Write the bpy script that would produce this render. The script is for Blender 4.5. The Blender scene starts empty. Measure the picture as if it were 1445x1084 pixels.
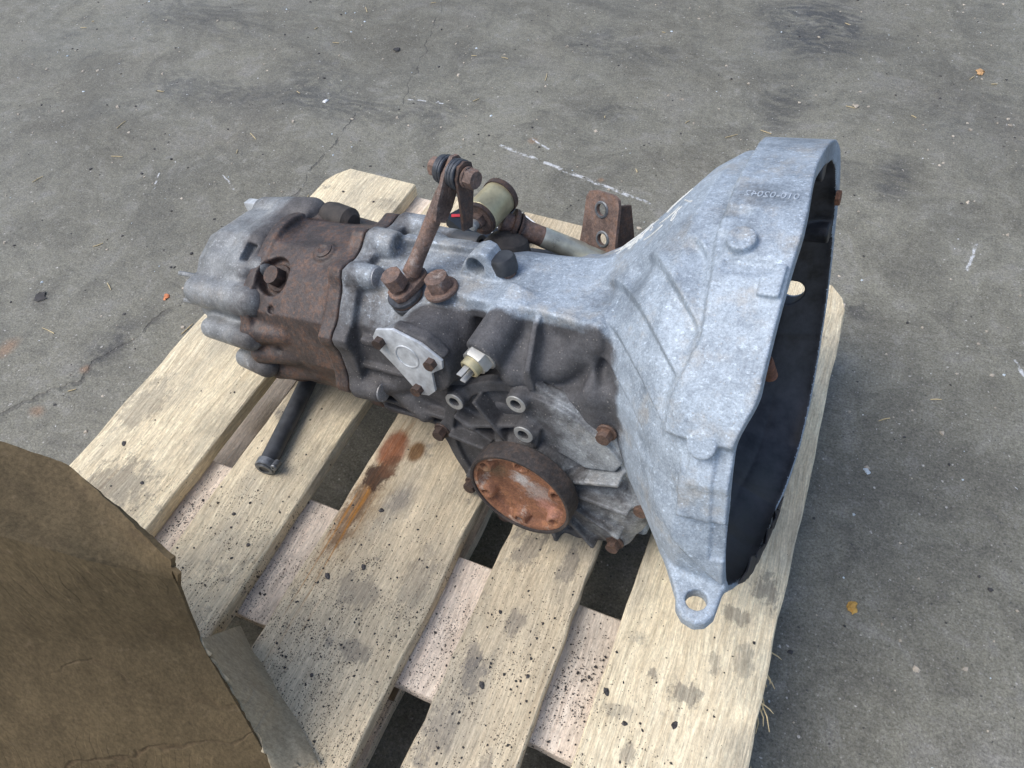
import bpy, bmesh, math, random
import numpy as np
from mathutils import Vector, Matrix, Quaternion

S = bpy.context.scene
COL = S.collection
R = math.radians
random.seed(7)
rng = np.random.default_rng(7)

# ------------------------------------------------------------------ camera
cam = bpy.data.cameras.new('camera')
cam.sensor_width = 36.0
cam.lens = 26.23
cam.clip_start = 0.02
cam.clip_end = 200
co = bpy.data.objects.new('camera', cam)
COL.objects.link(co)
co.matrix_world = Matrix((
    (0.91909977, -0.28804079, 0.2688645, 0.68849067),
    (0.39180738, 0.74039164, -0.54617505, -0.80879636),
    (-0.04174434, 0.60733246, 0.79335029, 0.87357263),
    (0, 0, 0, 1)))
S.camera = co

# ------------------------------------------------------------------ light
SUN_EL, SUN_AZ = 56.0, 214.0          # azimuth measured from +x towards +y
w = bpy.data.worlds.new("World")
S.world = w
w.use_nodes = True
wn = w.node_tree
bg = wn.nodes['Background']
sky = wn.nodes.new('ShaderNodeTexSky')
sky.sky_type = 'NISHITA'
sky.sun_disc = False
sky.sun_elevation = R(SUN_EL)
sky.sun_rotation = R(90 - SUN_AZ)
sky.air_density = 1.0
sky.dust_density = 2.5
sky.ozone_density = 1.0
wn.links.new(sky.outputs[0], bg.inputs[0])
bg.inputs[1].default_value = 0.14
sun = bpy.data.lights.new('sun', 'SUN')
sun.energy = 1.5
sun.angle = R(44)
sun.color = (1.0, 0.985, 0.955)
so = bpy.data.objects.new('sun', sun)
COL.objects.link(so)
sd = Vector((math.cos(R(SUN_EL)) * math.cos(R(SUN_AZ)), math.cos(R(SUN_EL)) * math.sin(R(SUN_AZ)), math.sin(R(SUN_EL))))
so.rotation_euler = sd.to_track_quat('Z', 'Y').to_euler()
so.location = (-2, 3, 5)
S.view_settings.view_transform = 'Standard'
S.view_settings.look = 'None'
S.view_settings.exposure = 0.5
S.view_settings.gamma = 1
S.cycles.max_bounces = 6


# ------------------------------------------------------------------ node helper
class NT:
    def __init__(s, name):
        s.m = bpy.data.materials.new(name)
        s.m.use_nodes = True
        s.t = s.m.node_tree
        s.b = s.t.nodes['Principled BSDF']
        s.geo = None
        s.tc = None

    def n(s, typ, **kw):
        x = s.t.nodes.new(typ)
        for k, v in kw.items():
            setattr(x, k, v)
        return x

    def inp(s, sock, v):
        if isinstance(v, bpy.types.NodeSocket):
            s.t.links.new(v, sock)
        elif v is not None:
            if isinstance(v, (tuple, list)) and len(v) == 3 and sock.type == 'RGBA':
                v = (*v, 1)
            sock.default_value = v

    def pos(s):
        if not s.geo:
            s.geo = s.n('ShaderNodeNewGeometry')
        return s.geo.outputs['Position']

    def obj(s):
        if not s.tc:
            s.tc = s.n('ShaderNodeTexCoord')
        return s.tc.outputs['Object']

    def math(s, op, a, b=None, c=None, clamp=False):
        x = s.n('ShaderNodeMath', operation=op, use_clamp=clamp)
        s.inp(x.inputs[0], a); s.inp(x.inputs[1], b)
        if c is not None: s.inp(x.inputs[2], c)
        return x.outputs[0]

    def vmath(s, op, a, b=None):
        x = s.n('ShaderNodeVectorMath', operation=op)
        s.inp(x.inputs[0], a); s.inp(x.inputs[1], b)
        return x.outputs['Value'] if op in ('LENGTH', 'DISTANCE', 'DOT_PRODUCT') else x.outputs[0]

    def scale(s, v, k):
        return s.vmath('MULTIPLY', v, k if isinstance(k, tuple) else (k, k, k))

    def noise(s, v, sc, det=4, rough=.55, dist=0., col=False):
        x = s.n('ShaderNodeTexNoise')
        s.inp(x.inputs['Vector'], v); x.inputs['Scale'].default_value = sc
        x.inputs['Detail'].default_value = det; x.inputs['Roughness'].default_value = rough
        x.inputs['Distortion'].default_value = dist
        return x.outputs['Color' if col else 'Fac']

    def voro(s, v, sc, feat='F1', out='Distance', rnd=1.):
        x = s.n('ShaderNodeTexVoronoi', feature=feat)
        s.inp(x.inputs['Vector'], v); x.inputs['Scale'].default_value = sc
        x.inputs['Randomness'].default_value = rnd
        return x.outputs[out]

    def ramp(s, f, *st):
        x = s.n('ShaderNodeValToRGB')
        e = x.color_ramp.elements
        while len(e) < len(st): e.new(.5)
        for el, (p, c) in zip(e, st):
            el.position = p
            el.color = (c, c, c, 1) if not isinstance(c, tuple) else (*c, 1)
        s.inp(x.inputs[0], f)
        return x.outputs[0]

    def step(s, f, a, b):
        x = s.n('ShaderNodeMapRange', interpolation_type='SMOOTHSTEP')
        s.inp(x.inputs[0], f)
        x.inputs[1].default_value = a; x.inputs[2].default_value = b
        return x.outputs[0]

    def mix(s, f, a, b, mode='MIX'):
        x = s.n('ShaderNodeMix', data_type='RGBA', blend_type=mode)
        s.inp(x.inputs[0], f); s.inp(x.inputs[6], a); s.inp(x.inputs[7], b)
        return x.outputs[2]

    def bump(s, h, strength=.3, dist=.002, prev=None):
        x = s.n('ShaderNodeBump')
        x.inputs['Strength'].default_value = strength
        x.inputs['Distance'].default_value = dist
        s.inp(x.inputs['Height'], h)
        if prev is not None: s.inp(x.inputs['Normal'], prev)
        return x.outputs[0]

    def attr(s, name):
        x = s.n('ShaderNodeAttribute', attribute_name=name)
        return x.outputs['Fac']

    def blob(s, c, rad, edge=.5, nz=None, amp=.35, v=None):
        """soft ellipse mask at c with radii rad, ragged by noise nz"""
        d = s.vmath('LENGTH', s.vmath('DIVIDE', s.vmath('SUBTRACT', s.pos() if v is None else v, c), rad))
        if nz is not None:
            d = s.math('ADD', d, s.math('MULTIPLY', s.math('SUBTRACT', nz, .5), amp * 2))
        return s.step(d, 1, 1 - edge)

    def seg(s, a, b, wd, v=None):
        """mask of a line a-b (xy)"""
        p = s.pos() if v is None else v
        ax, ay = a; bx, by = b
        L = math.hypot(bx - ax, by - ay)
        dx, dy = (bx - ax) / L, (by - ay) / L
        q = s.vmath('SUBTRACT', p, (ax, ay, 0))
        t = s.vmath('DOT_PRODUCT', q, (dx, dy, 0))
        u = s.math('ABSOLUTE', s.vmath('DOT_PRODUCT', q, (-dy, dx, 0)))
        m = s.step(u, wd, wd * .4)
        m = s.math('MULTIPLY', m, s.math('MULTIPLY', s.math('GREATER_THAN', t, 0), s.math('LESS_THAN', t, L)))
        return m

    def micro(s, col, v, sc, k, sc2=None, k2=0.):
        """sand-fine grain: multiplies the colour by noise around 1"""
        g = s.math('ADD', s.math('MULTIPLY', s.math('SUBTRACT', s.noise(v, sc, 2, .8), .5), k), 1.)
        if sc2: g = s.math('MULTIPLY', g, s.math('ADD', s.math('MULTIPLY', s.math('SUBTRACT', s.noise(v, sc2, 3, .75), .5), k2), 1.))
        return s.vmath('MULTIPLY', col, s.math('MAXIMUM', g, .08))

    def out(s, col, rough=.6, metal=0., normal=None, spec=None):
        s.inp(s.b.inputs['Base Color'], col)
        s.inp(s.b.inputs['Roughness'], rough)
        s.inp(s.b.inputs['Metallic'], metal)
        if normal is not None: s.inp(s.b.inputs['Normal'], normal)
        if spec is not None: s.inp(s.b.inputs['Specular IOR Level'], spec)
        return s.m


# ------------------------------------------------------------------ materials
def mat_floor():
    n = NT('concrete_floor')
    p = n.pos()
    warp = n.vmath('ADD', p, n.scale(n.vmath('SUBTRACT', n.noise(p, 3, 3, col=True), (.5, .5, .5)), .25))
    big = n.noise(n.vmath('ADD', p, (1.7, 8.2, 0)), 1.3, 5, .6)
    med = n.noise(warp, 6, 6, .62)
    fine = n.noise(p, 60, 5, .7)
    vf = n.noise(p, 260, 3, .6)
    c = n.ramp(big, (.3, (.180, .172, .134)), (.52, (.222, .213, .166)), (.72, (.258, .249, .196)))
    c = n.mix(n.math('MULTIPLY', n.step(med, .44, .64), .55), c, (.120, .114, .092))
    mot = n.noise(warp, 24, 6, .75)
    c = n.mix(n.math('MULTIPLY', n.step(mot, .50, .68), .5), c, (.112, .106, .086))
    c = n.mix(n.math('MULTIPLY', n.step(mot, .48, .34), .35), c, (.31, .30, .275))
    c = n.mix(n.math('MULTIPLY', n.step(med, .5, .3), .30), c, (.25, .24, .222))
    c = n.mix(n.math('MULTIPLY', n.step(n.noise(p, 2.1, 4), .55, .75), .35), c, (.19, .165, .135))
    c = n.mix(n.math('MULTIPLY', n.math('SUBTRACT', fine, .35), .9, clamp=True), c, (.10, .096, .09))
    c = n.mix(n.math('MULTIPLY', n.step(vf, .55, .75), .5), c, (.32, .31, .295))
    # broad brown-grey staining, strongest towards the far side
    bn = n.noise(warp, 2.6, 6, .68)
    for (x, y, rx, ry, k) in [(-.35, .62, .75, .34, .55), (.35, .95, .9, .35, .5), (-.75, .15, .35, .35, .4), (.95, .55, .35, .35, .3), (1.0, -.1, .3, .35, .25), (-.3, -.1, .3, .3, .25)]:
        m = n.math('MULTIPLY', n.blob((x, y, 0), (rx, ry, 1), .95, bn, 1.1), n.step(n.noise(warp, 11, 6, .75), .30, .62))
        c = n.mix(n.math('MULTIPLY', m, k), c, (.104, .095, .074))
    # oily and tyre-dark patches
    ng = n.noise(warp, 9, 6, .7)
    ng2 = n.noise(n.scale(warp, (1, 2.5, 1)), 26, 5, .75)
    for (x, y, rx, ry, k) in [(-.24, .345, .30, .075, .6), (-.55, .29, .22, .07, .5), (.64, .98, .16, .22, .8), (.62, .64, .07, .17, .6), (.85, .47, .05, .09, .65),
                              (-.235, -.375, .055, .075, .7), (-.35, .43, .15, .08, .4), (-.03, .40, .12, .06, .45), (.25, .75, .22, .09, .45), (.0, .62, .2, .07, .35),
                              (.84, .12, .03, .03, .6), (-.42, -.33, .03, .03, .5), (-.75, .55, .3, .12, .45), (.05, 1.0, .3, .12, .4), (.95, .75, .2, .2, .25), (.3, .50, .1, .06, .4)]:
        m = n.math('MULTIPLY', n.blob((x, y, 0), (rx, ry, 1), .75, ng, .8), n.step(ng2, .36, .58))
        c = n.mix(n.math('MULTIPLY', m, k), c, (.055, .054, .054))
    # rusty tints
    for (x, y, rx, ry) in [(-.385, -.435, .020, .03), (-.235, -.42, .012, .012), (.195, .36, .015, .015), (.36, .29, .01, .01), (-.245, -.51, .02, .015)]:
        c = n.mix(n.math('MULTIPLY', n.blob((x, y, 0), (rx, ry, 1), .9, ng, .6), .4), c, (.33, .17, .08))
    # cracks
    cw = n.vmath('ADD', p, n.scale(n.vmath('SUBTRACT', n.noise(p, 14, 5, col=True), (.5, .5, .5)), .06))
    crack = None
    for a, b, wd in [((-.30, -.54), (-.228, -.45), .005), ((-.228, -.45), (-.20, -.30), .004), ((-.20, -.30), (-.17, -.22), .007), ((-.17, -.22), (-.16, .088), .005), ((-.16, .088), (-.19, .35), .003), ((-.11, .38), (-.22, .80), .0016)]:
        s_ = n.seg(a, b, wd, cw)
        crack = s_ if crack is None else n.math('MAXIMUM', crack, s_)
    crack = n.math('MULTIPLY', crack, n.step(n.noise(p, 22, 3), .36, .55))
    c = n.mix(n.math('MULTIPLY', crack, .5), c, (.06, .055, .05))
    # chalky scratches
    sw = n.vmath('ADD', p, n.scale(n.vmath('SUBTRACT', n.noise(p, 40, 3, col=True), (.5, .5, .5)), .012))
    sc = None
    for a, b, wd in [((.139, .325), (.474, .255), .0045), ((.175, .375), (.235, .345), .003), ((-.115, .408), (-.03, .421), .003), ((-.45, .02), (-.425, -.03), .0022), ((-.33, .06), (-.28, .03), .0022), ((1.0, .35), (.985, .27), .003), ((1.06, .1), (1.09, .04), .003)]:
        s_ = n.seg(a, b, wd, sw)
        sc = s_ if sc is None else n.math('MAXIMUM', sc, s_)
    sc = n.math('MULTIPLY', sc, n.step(n.noise(n.scale(p, (1, 1, 1)), 45, 3, .7), .42, .56))
    c = n.mix(n.math('MULTIPLY', sc, .9), c, (.55, .56, .56))
    # grit: pale and dark grains
    for sc_, th, colr, k, sd_ in [(55, .10, (.5, .48, .44), .8, 0.), (150, .16, (.40, .38, .35), .7, 3.), (90, .13, (.05, .05, .05), .75, 7.), (38, .06, (.62, .62, .62), .9, 11.), (240, .2, (.07, .067, .064), .6, 5.)]:
        v = n.vmath('ADD', p, (sd_, sd_ * .7, 0))
        wv = n.vmath('ADD', n.scale(v, (1, 1, .02)), n.scale(n.noise(v, sc_ * 2.2, 2, col=True), .35 / sc_))
        d = n.voro(wv, sc_)
        cell = n.voro(wv, sc_, out='Color')
        keep = n.math('GREATER_THAN', n.math('MULTIPLY', cell, 1.), .55)
        m = n.math('MULTIPLY', n.step(d, th, th * .6), keep)
        c = n.mix(n.math('MULTIPLY', m, k), c, colr)
    h = n.math('ADD', n.math('MULTIPLY', med, .6), n.math('ADD', n.math('MULTIPLY', fine, .6), n.math('MULTIPLY', vf, .25)))
    h = n.math('SUBTRACT', h, n.math('MULTIPLY', crack, 1.2))
    nb = n.bump(h, .55, .004)
    rg = n.ramp(n.noise(warp, 4, 5, .6), (.3, .42), (.7, .7))
    c = n.micro(c, p, 330, 1.9, 120, 1.3)
    return n.out(c, rg, 0, nb, .35)


def wood_mat(name, light, dark, grey=0.25, pink=None, specks=True):
    n = NT(name)
    o = n.obj()
    oi = n.n('ShaderNodeObjectInfo')
    rnd = n.scale(n.vmath('ADD', (0, 0, 0), oi.outputs['Random']), (13., 7., 5.))
    v = n.vmath('ADD', o, rnd)
    wob = n.vmath('ADD', v, n.scale(n.vmath('SUBTRACT', n.noise(n.scale(v, (1, .35, 1)), 9, 3, col=True), (.5, .5, .5)), (.035, .0, .02)))
    g1 = n.noise(n.scale(wob, (1, .03, 1)), 75, 4, .6)
    g2 = n.noise(n.scale(wob, (1, .045, 1)), 320, 3, .6)
    fuzz = n.noise(n.scale(v, (.5, .22, 1)), 420, 3, .7)
    saw = n.noise(n.scale(n.vmath('ADD', v, n.scale(o, (0, 0, 0))), (.12, 1, 1)), 90, 3, .6)
    c = n.ramp(g1, (.32, light), (.5, tuple(.6 * a + .4 * b for a, b in zip(light, dark))), (.62, light), (.72, dark))
    c = n.mix(n.math('MULTIPLY', n.step(g2, .46, .66), .45), c, dark)
    c = n.mix(n.math('MULTIPLY', n.step(fuzz, .5, .68), .38), c, tuple(min(1, a * 1.25) for a in light))
    c = n.mix(n.math('MULTIPLY', n.step(n.noise(n.scale(v, (1, .5, 1)), 26, 5, .7), .5, .7), .3), c, dark)
    c = n.mix(n.math('MULTIPLY', n.step(saw, .55, .8), .14), c, dark)
    # knots
    kv = n.scale(v, (1, .55, 1))
    kd = n.voro(n.vmath('ADD', kv, n.scale(n.noise(kv, 14, 2, col=True), .03)), 5.2)
    kk = n.step(kd, .10, .03)
    c = n.mix(n.math('MULTIPLY', kk, .5), c, (.33, .19, .09))
    p = n.pos()
    ng = n.noise(p, 22, 5, .7)
    # some boards are greyer and dirtier all over
    age = n.math('MULTIPLY', oi.outputs['Object Index'], .01)
    gcol = n.ramp(n.noise(n.scale(p, (1, .3, 1)), 30, 5, .7), (.3, (.36, .29, .20)), (.7, (.57, .465, .32)))
    c = n.mix(age, c, gcol)
    # grey weathering, handling dirt
    gr = n.math('MULTIPLY', n.step(n.noise(n.scale(p, (1, .45, 1)), 7.5, 5, .65), .44, .66), grey)
    c = n.mix(gr, c, (.30, .28, .235))
    # smudges
    sm = n.math('MULTIPLY', n.step(n.noise(n.vmath('ADD', p, (3, 1, 0)), 17, 5, .72), .60, .70), .6)
    c = n.mix(n.math('MULTIPLY', sm, grey * 1.8, clamp=True), c, (.13, .125, .12))
    rust = None
    if specks:
        # black grit stains, densest on the near half of the pallet
        den = n.math('ADD', n.math('MULTIPLY', n.blob((.45, -.70, .14), (.42, .30, 9), .9, ng, .4), .95), n.math('MULTIPLY', n.blob((.2, -.6, .14), (.25, .2, 9), .9, ng, .4), .35), clamp=True)
        clump = n.step(n.noise(p, 30, 4, .6), .36, .66)
        den = n.math('MULTIPLY', den, n.math('ADD', n.math('MULTIPLY', clump, .8), .2))
        for sc_, th, k, off in [(620, .30, 1.1, 0.), (380, .28, 1., 2.), (190, .22, .6, 5.), (85, .14, .22, 9.)]:
            vv = n.vmath('ADD', p, (off, off * .6, 0))
            wv = n.vmath('ADD', n.scale(vv, (1, .8, .3)), n.scale(n.noise(vv, sc_ * 2.4, 2, col=True), .55 / sc_))
            d = n.voro(wv, sc_)
            cell = n.voro(wv, sc_, out='Color')
            keep = n.math('LESS_THAN', n.math('MULTIPLY', cell, 1.), n.math('MULTIPLY', den, k * .85))
            m = n.math('MULTIPLY', n.step(d, th, th * .7), keep)
            c = n.mix(n.math('MULTIPLY', m, .9), c, (.028, .025, .024))
        ng3 = n.noise(n.scale(p, (1, .55, 1)), 85, 6, .78)
        # rust and oil run on the middle board
        rv = n.vmath('ADD', p, n.scale(n.vmath('SUBTRACT', n.noise(n.scale(p, (1, .25, 1)), 60, 4, col=True), (.5, .5, .5)), (.03, .06, 0)))
        st = n.step(n.noise(n.scale(p, (1, .035, 1)), 150, 3, .6), .50, .62)
        c = n.mix(n.math('MULTIPLY', n.blob((.356, -.52, .14), (.028, .13, 9), .9, ng3, .9), .65), c, (.30, .215, .12))
        c = n.mix(n.math('MULTIPLY', n.blob((.347, -.53, .14), (.017, .075, 9), .6, ng3, 1.0), .75), c, (.13, .07, .035))
        run = n.math('MULTIPLY', n.blob((.350, -.57, .14), (.024, .21, 9), .8, ng, .25, rv), st)
        c = n.mix(n.math('MULTIPLY', run, .85), c, (.36, .16, .035))
        c = n.mix(n.math('MULTIPLY', n.blob((.349, -.447, .14), (.020, .032, 9), .5, ng, .5), .85), c, (.20, .065, .03))
        c = n.mix(n.math('MULTIPLY', n.blob((.377, -.438, .14), (.012, .018, 9), .5, ng, .4), .9), c, (.16, .08, .03))
        c = n.mix(n.math('MULTIPLY', n.blob((.350, -.485, .14), (.018, .022, 9), .5, ng3, 1.2), .9), c, (.05, .03, .022))
        c = n.mix(n.math('MULTIPLY', n.blob((.358, -.465, .14), (.012, .02, 9), .5, ng3, 1.2), .8), c, (.12, .06, .035))
        c = n.mix(n.math('MULTIPLY', n.blob((.39, -.50, .14), (.022, .035, 9), .9, ng, .9), .6), c, (.12, .12, .125))
        # grey bruises
        for (x, y, rx, ry, k) in [(.08, -.60, .055, .04, .75), (.03, -.50, .03, .05, .6), (.425, -.665, .03, .012, .7), (.40, -.61, .03, .02, .55), (.36, -.735, .03, .012, .6),
                                  (.45, -.58, .02, .05, .5), (.545, -.50, .022, .03, .75), (.588, -.50, .012, .03, .8), (.56, -.58, .014, .018, .7), (.535, -.625, .012, .018, .8), (.543, -.64, .015, .02, .8),
                                  (.535, -.70, .02, .035, .6), (.585, -.72, .012, .03, .6), (.78, -.455, .018, .024, .8), (.76, -.49, .016, .012, .7), (.775, -.53, .012, .02, .5), (.735, -.58, .018, .012, .85), (.752, -.545, .007, .013, .6),
                                  (.70, -.65, .01, .01, .7), (.675, -.62, .02, .010, .55), (.70, -.575, .008, .007, .8), (.69, -.73, .02, .008, .5), (.765, -.20, .02, .03, .55), (.13, -.06, .03, .02, .5), (.2, -.45, .012, .014, .7)]:
            c = n.mix(n.math('MULTIPLY', n.blob((x, y, .14), (rx * .95, ry * .95, 9), .45, ng3, 1.7), k * .68), c, (.105, .10, .098))
    h = n.math('ADD', n.math('MULTIPLY', g2, .6), n.math('ADD', n.math('MULTIPLY', fuzz, .5), n.math('MULTIPLY', g1, .5)))
    h = n.math('ADD', h, n.math('MULTIPLY', saw, .25))
    c = n.micro(c, n.scale(wob, (1, .07, 1)), 560, 1.1, 170, .55)
    c = n.micro(c, n.scale(v, (1, .5, 1)), 480, .7)
    return n.out(c, .8, 0, n.bump(h, .8, .0022), .2)


def mat_cast(name, hi, lo, dust, dirt, metal=.2, rough=.6, dirt_bias=0., speck=1., alt=None):
    """cast metal with oxide mottling, dust and an oily 'grime' attribute"""
    n = NT(name)
    o = n.obj()
    a = n.noise(o, 16, 6, .65)
    b = n.noise(o, 70, 5, .7)
    f = n.noise(o, 520, 3, .7)
    a = n.math('ADD', n.math('MULTIPLY', a, .6), n.math('MULTIPLY', n.noise(o, 48, 6, .7), .4))
    c = n.ramp(a, (.38, lo), (.49, tuple((x + y) / 2 for x, y in zip(hi, lo))), (.60, hi))
    hi_ = hi
    if alt:
        tn = n.step(n.math('ADD', n.attr('tone'), n.math('MULTIPLY', n.math('SUBTRACT', n.noise(o, 18, 5, .7), .5), .9)), .1, .9)
        c2 = n.ramp(a, (.38, alt[1]), (.49, tuple((x + y) / 2 for x, y in zip(*alt))), (.60, alt[0]))
        c = n.mix(tn, c, c2)
        hi_ = n.mix(tn, hi, alt[0])
    c = n.mix(n.math('MULTIPLY', n.step(b, .42, .66), .5), c, hi_)
    c = n.mix(n.math('MULTIPLY', n.step(n.noise(n.vmath('ADD', o, (4, 2, 7)), 26, 6, .7), .50, .70), .55), c, dust)
    c = n.mix(n.math('MULTIPLY', n.step(n.noise(n.vmath('ADD', o, (1, 8, 3)), 34, 6, .75), .58, .72), .35), c, tuple(x * .45 for x in lo))
    # bright scuffs
    sc = n.noise(n.scale(n.vmath('ADD', o, (2, 5, 1)), (1, 1.6, 1)), 190, 4, .75)
    c = n.mix(n.math('MULTIPLY', n.step(sc, .56, .68), .7 * speck), c, tuple(min(1, x * 1.5) for x in hi))
    if name == 'cast_aluminium':
        nz = n.noise(o, 60, 5, .75)
        for cc, rr_, kk in (((.185, .002, .252), (.040, .022, .03), .75), ((.165, -.012, .245), (.016, .02, .02), .6), ((.10, -.06, .20), (.03, .03, .03), .5), ((.07, -.03, .17), (.025, .03, .03), .55), ((.19, .11, .235), (.05, .05, .03), .5), ((.13, -.03, .235), (.03, .03, .03), .4), ((.05, -.06, .15), (.03, .03, .03), .6)):
            c = n.mix(n.math('MULTIPLY', n.blob(cc, rr_, .8, nz, .8, o), kk), c, tuple(x * .52 for x in lo))
    g = n.attr('grime')
    gm = n.math('ADD', n.math('ADD', g, dirt_bias), n.math('MULTIPLY', n.math('SUBTRACT', n.noise(o, 28, 6, .72), .5), 1.1))
    gm = n.step(gm, .30, .72)
    dcol = n.ramp(n.noise(o, 60, 5, .7), (.35, dirt), (.7, tuple(x * 2.1 for x in dirt)))
    c = n.mix(n.math('MULTIPLY', gm, .93), c, dcol)
    # crumbs stuck in the grime
    wv = n.vmath('ADD', o, n.scale(n.noise(o, 900, 2, col=True), .0012))
    d = n.voro(wv, 260)
    cell = n.voro(wv, 260, out='Color')
    m = n.math('MULTIPLY', n.step(d, .22, .12), n.math('GREATER_THAN', n.math('MULTIPLY', cell, 1.), .62))
    c = n.mix(n.math('MULTIPLY', m, .33), c, tuple(min(1, x * 1.1 + .04) for x in dust))
    h = n.math('ADD', n.math('MULTIPLY', b, .5), n.math('ADD', n.math('MULTIPLY', f, .55), n.math('MULTIPLY', m, .4)))
    rg = n.mix(gm, (rough,) * 3, (.62,) * 3)
    rg = n.math('ADD', rg, n.math('MULTIPLY', n.math('SUBTRACT', a, .5), .25))
    mt = n.math('MULTIPLY', n.math('SUBTRACT', 1., gm), metal)
    c = n.micro(c, o, 620, 1.15, 210, .75)
    return n.out(c, rg, mt, n.bump(h, .55, .0015), .35)


def mat_rust(name, base, orange, k=.6, pale=None, rough=.62, metal=.0, sc=1., spec=.4, patch=None):
    n = NT(name)
    o = n.obj()
    a = n.noise(o, 30 * sc, 6, .7)
    b = n.noise(o, 190 * sc, 5, .7)
    f = n.noise(o, 600, 3, .7)
    c = n.ramp(a, (.3, tuple(x * .55 for x in base)), (.55, base), (.75, tuple(min(1, x * 1.45) for x in base)))
    m = n.math('MULTIPLY', n.step(n.math('ADD', n.math('MULTIPLY', a, .5), n.math('MULTIPLY', b, .6)), .52, .66), k)
    c = n.mix(m, c, orange)
    c = n.mix(n.math('MULTIPLY', n.step(b, .62, .75), .5), c, tuple(x * .4 for x in base))
    if pale:
        pm = n.math('MULTIPLY', n.step(n.noise(n.vmath('ADD', o, (3, 3, 3)), 45 * sc, 6, .75), .56, .68), .75)
        c = n.mix(pm, c, pale)
    if patch:
        for cc, rr_, col, kk in patch:
            c = n.mix(n.math('MULTIPLY', n.blob(cc, rr_, .8, n.math('ADD', n.math('MULTIPLY', b, .6), n.math('MULTIPLY', a, .4)), 1.3, o), kk), c, col)
    h = n.math('ADD', n.math('MULTIPLY', b, .7), n.math('ADD', n.math('MULTIPLY', a, .5), n.math('MULTIPLY', f, .3)))
    c = n.micro(c, o, 600, 1.5, 240, 1.0)
    return n.out(c, n.ramp(b, (.3, rough - .12), (.7, rough + .15)), metal, n.bump(h, .5, .0014), spec)


def mat_plain(name, col, rough=.5, metal=0., sc=90, var=.35, bump=.2, spec=.5):
    n = NT(name)
    o = n.obj()
    a = n.noise(o, sc, 5, .65)
    c = n.ramp(a, (.3, tuple(x * (1 - var) for x in col)), (.7, tuple(min(1, x * (1 + var)) for x in col)))
    return n.out(c, n.ramp(a, (.3, max(.05, rough - .1)), (.7, min(1, rough + .12))), metal, n.bump(n.noise(o, sc * 4, 4, .7), bump, .001), spec)


def mat_card(name='cardboard', k=1.):
    n = NT(name)
    o = n.obj()
    p = n.pos()
    wv = n.vmath('ADD', o, n.scale(n.vmath('SUBTRACT', n.noise(o, 8, 3, col=True), (.5, .5, .5)), .05))
    flute = n.n('ShaderNodeTexWave', wave_type='BANDS', bands_direction='X')
    n.inp(flute.inputs['Vector'], wv); flute.inputs['Scale'].default_value = 26; flute.inputs['Distortion'].default_value = 1.5
    flute.inputs['Detail'].default_value = 3
    a = n.noise(o, 9, 5, .6)
    b = n.noise(n.scale(o, (1, 3, 1)), 40, 5, .65)
    c = n.ramp(a, (.3, (.108, .078, .042)), (.7, (.145, .105, .056)))  # brown set darker: shade over the near face put into the colour
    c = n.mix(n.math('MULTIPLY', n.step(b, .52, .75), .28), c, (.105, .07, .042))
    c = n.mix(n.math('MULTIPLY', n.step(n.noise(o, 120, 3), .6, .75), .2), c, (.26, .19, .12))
    cre = n.voro(n.vmath('ADD', n.scale(o, (1, 1, 1)), n.scale(n.noise(o, 7, 4, col=True), .25)), 3.2, feat='DISTANCE_TO_EDGE')
    crm = n.math('MULTIPLY', n.step(cre, .016, .002), n.step(n.noise(o, 5, 2), .45, .6))
    c = n.mix(n.math('MULTIPLY', crm, .5), c, (.09, .058, .034))
    pr = n.math('MULTIPLY', n.step(n.noise(o, 10, 3), .53, .62), n.step(flute.outputs['Fac'], .45, .7))
    h = n.math('ADD', n.math('MULTIPLY', pr, .12), n.math('ADD', n.math('MULTIPLY', a, 2.2), n.math('MULTIPLY', b, .3)))
    h = n.math('SUBTRACT', h, n.math('MULTIPLY', crm, .5))
    if k != 1: c = n.mix(.7, c, (.46, .40, .29))  # paler copy for the side strip: its stronger light put into the colour
    c = n.micro(c, n.scale(o, (1, 1, .3)), 420, 1.2, 60, .8)
    return n.out(c, .78, 0, n.bump(h, .4, .006), .2)


M = {}
M['floor'] = mat_floor()
M['wood'] = wood_mat('pine_boards', (.84, .735, .52), (.56, .45, .29), .50)
M['wood2'] = wood_mat('pine_boards_pale', (.80, .70, .58), (.58, .46, .36), .45)
M['block'] = wood_mat('pressed_wood_blocks', (.24, .165, .105), (.13, .09, .06), .4, specks=False)
M['bell'] = mat_cast('cast_aluminium', (.40, .46, .52), (.21, .25, .295), (.40, .375, .33), (.043, .040, .040), alt=((.33, .36, .385), (.145, .155, .165)))
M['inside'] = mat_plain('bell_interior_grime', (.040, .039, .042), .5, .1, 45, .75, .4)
M['case'] = mat_cast('cast_aluminium_dirty', (.36, .37, .385), (.19, .195, .205), (.30, .27, .235), (.060, .057, .059), .3, .46)
M['nose'] = mat_cast('cast_aluminium_nose', (.30, .312, .315), (.14, .146, .15), (.28, .262, .235), (.06, .056, .055), .3, .55)
M['cover'] = mat_cast('cast_cover_oily', (.44, .465, .475), (.205, .217, .224), (.42, .39, .34), (.036, .034, .035), .25, .46, dirt_bias=.0)
M['carrier'] = mat_rust('brown_cast_iron', (.078, .062, .057), (.19, .095, .052), .46, None, .48, .1)
M['rust'] = mat_rust('rusty_steel', (.165, .115, .095), (.23, .12, .068), .4, (.29, .25, .225), .68)
M['rustred'] = mat_rust('flange_rust', (.25, .115, .065), (.37, .18, .085), .5, (.45, .38, .32), .7, 0, .8, patch=[((-.003, -.13, .008), (.016, .1, .014), (.62, .60, .57), .8), ((.012, -.13, -.004), (.022, .1, .016), (.40, .36, .33), .6), ((-.028, -.13, .016), (.018, .1, .016), (.20, .15, .09), .6), ((.022, -.13, -.022), (.016, .1, .014), (.40, .20, .15), .7)])
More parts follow.
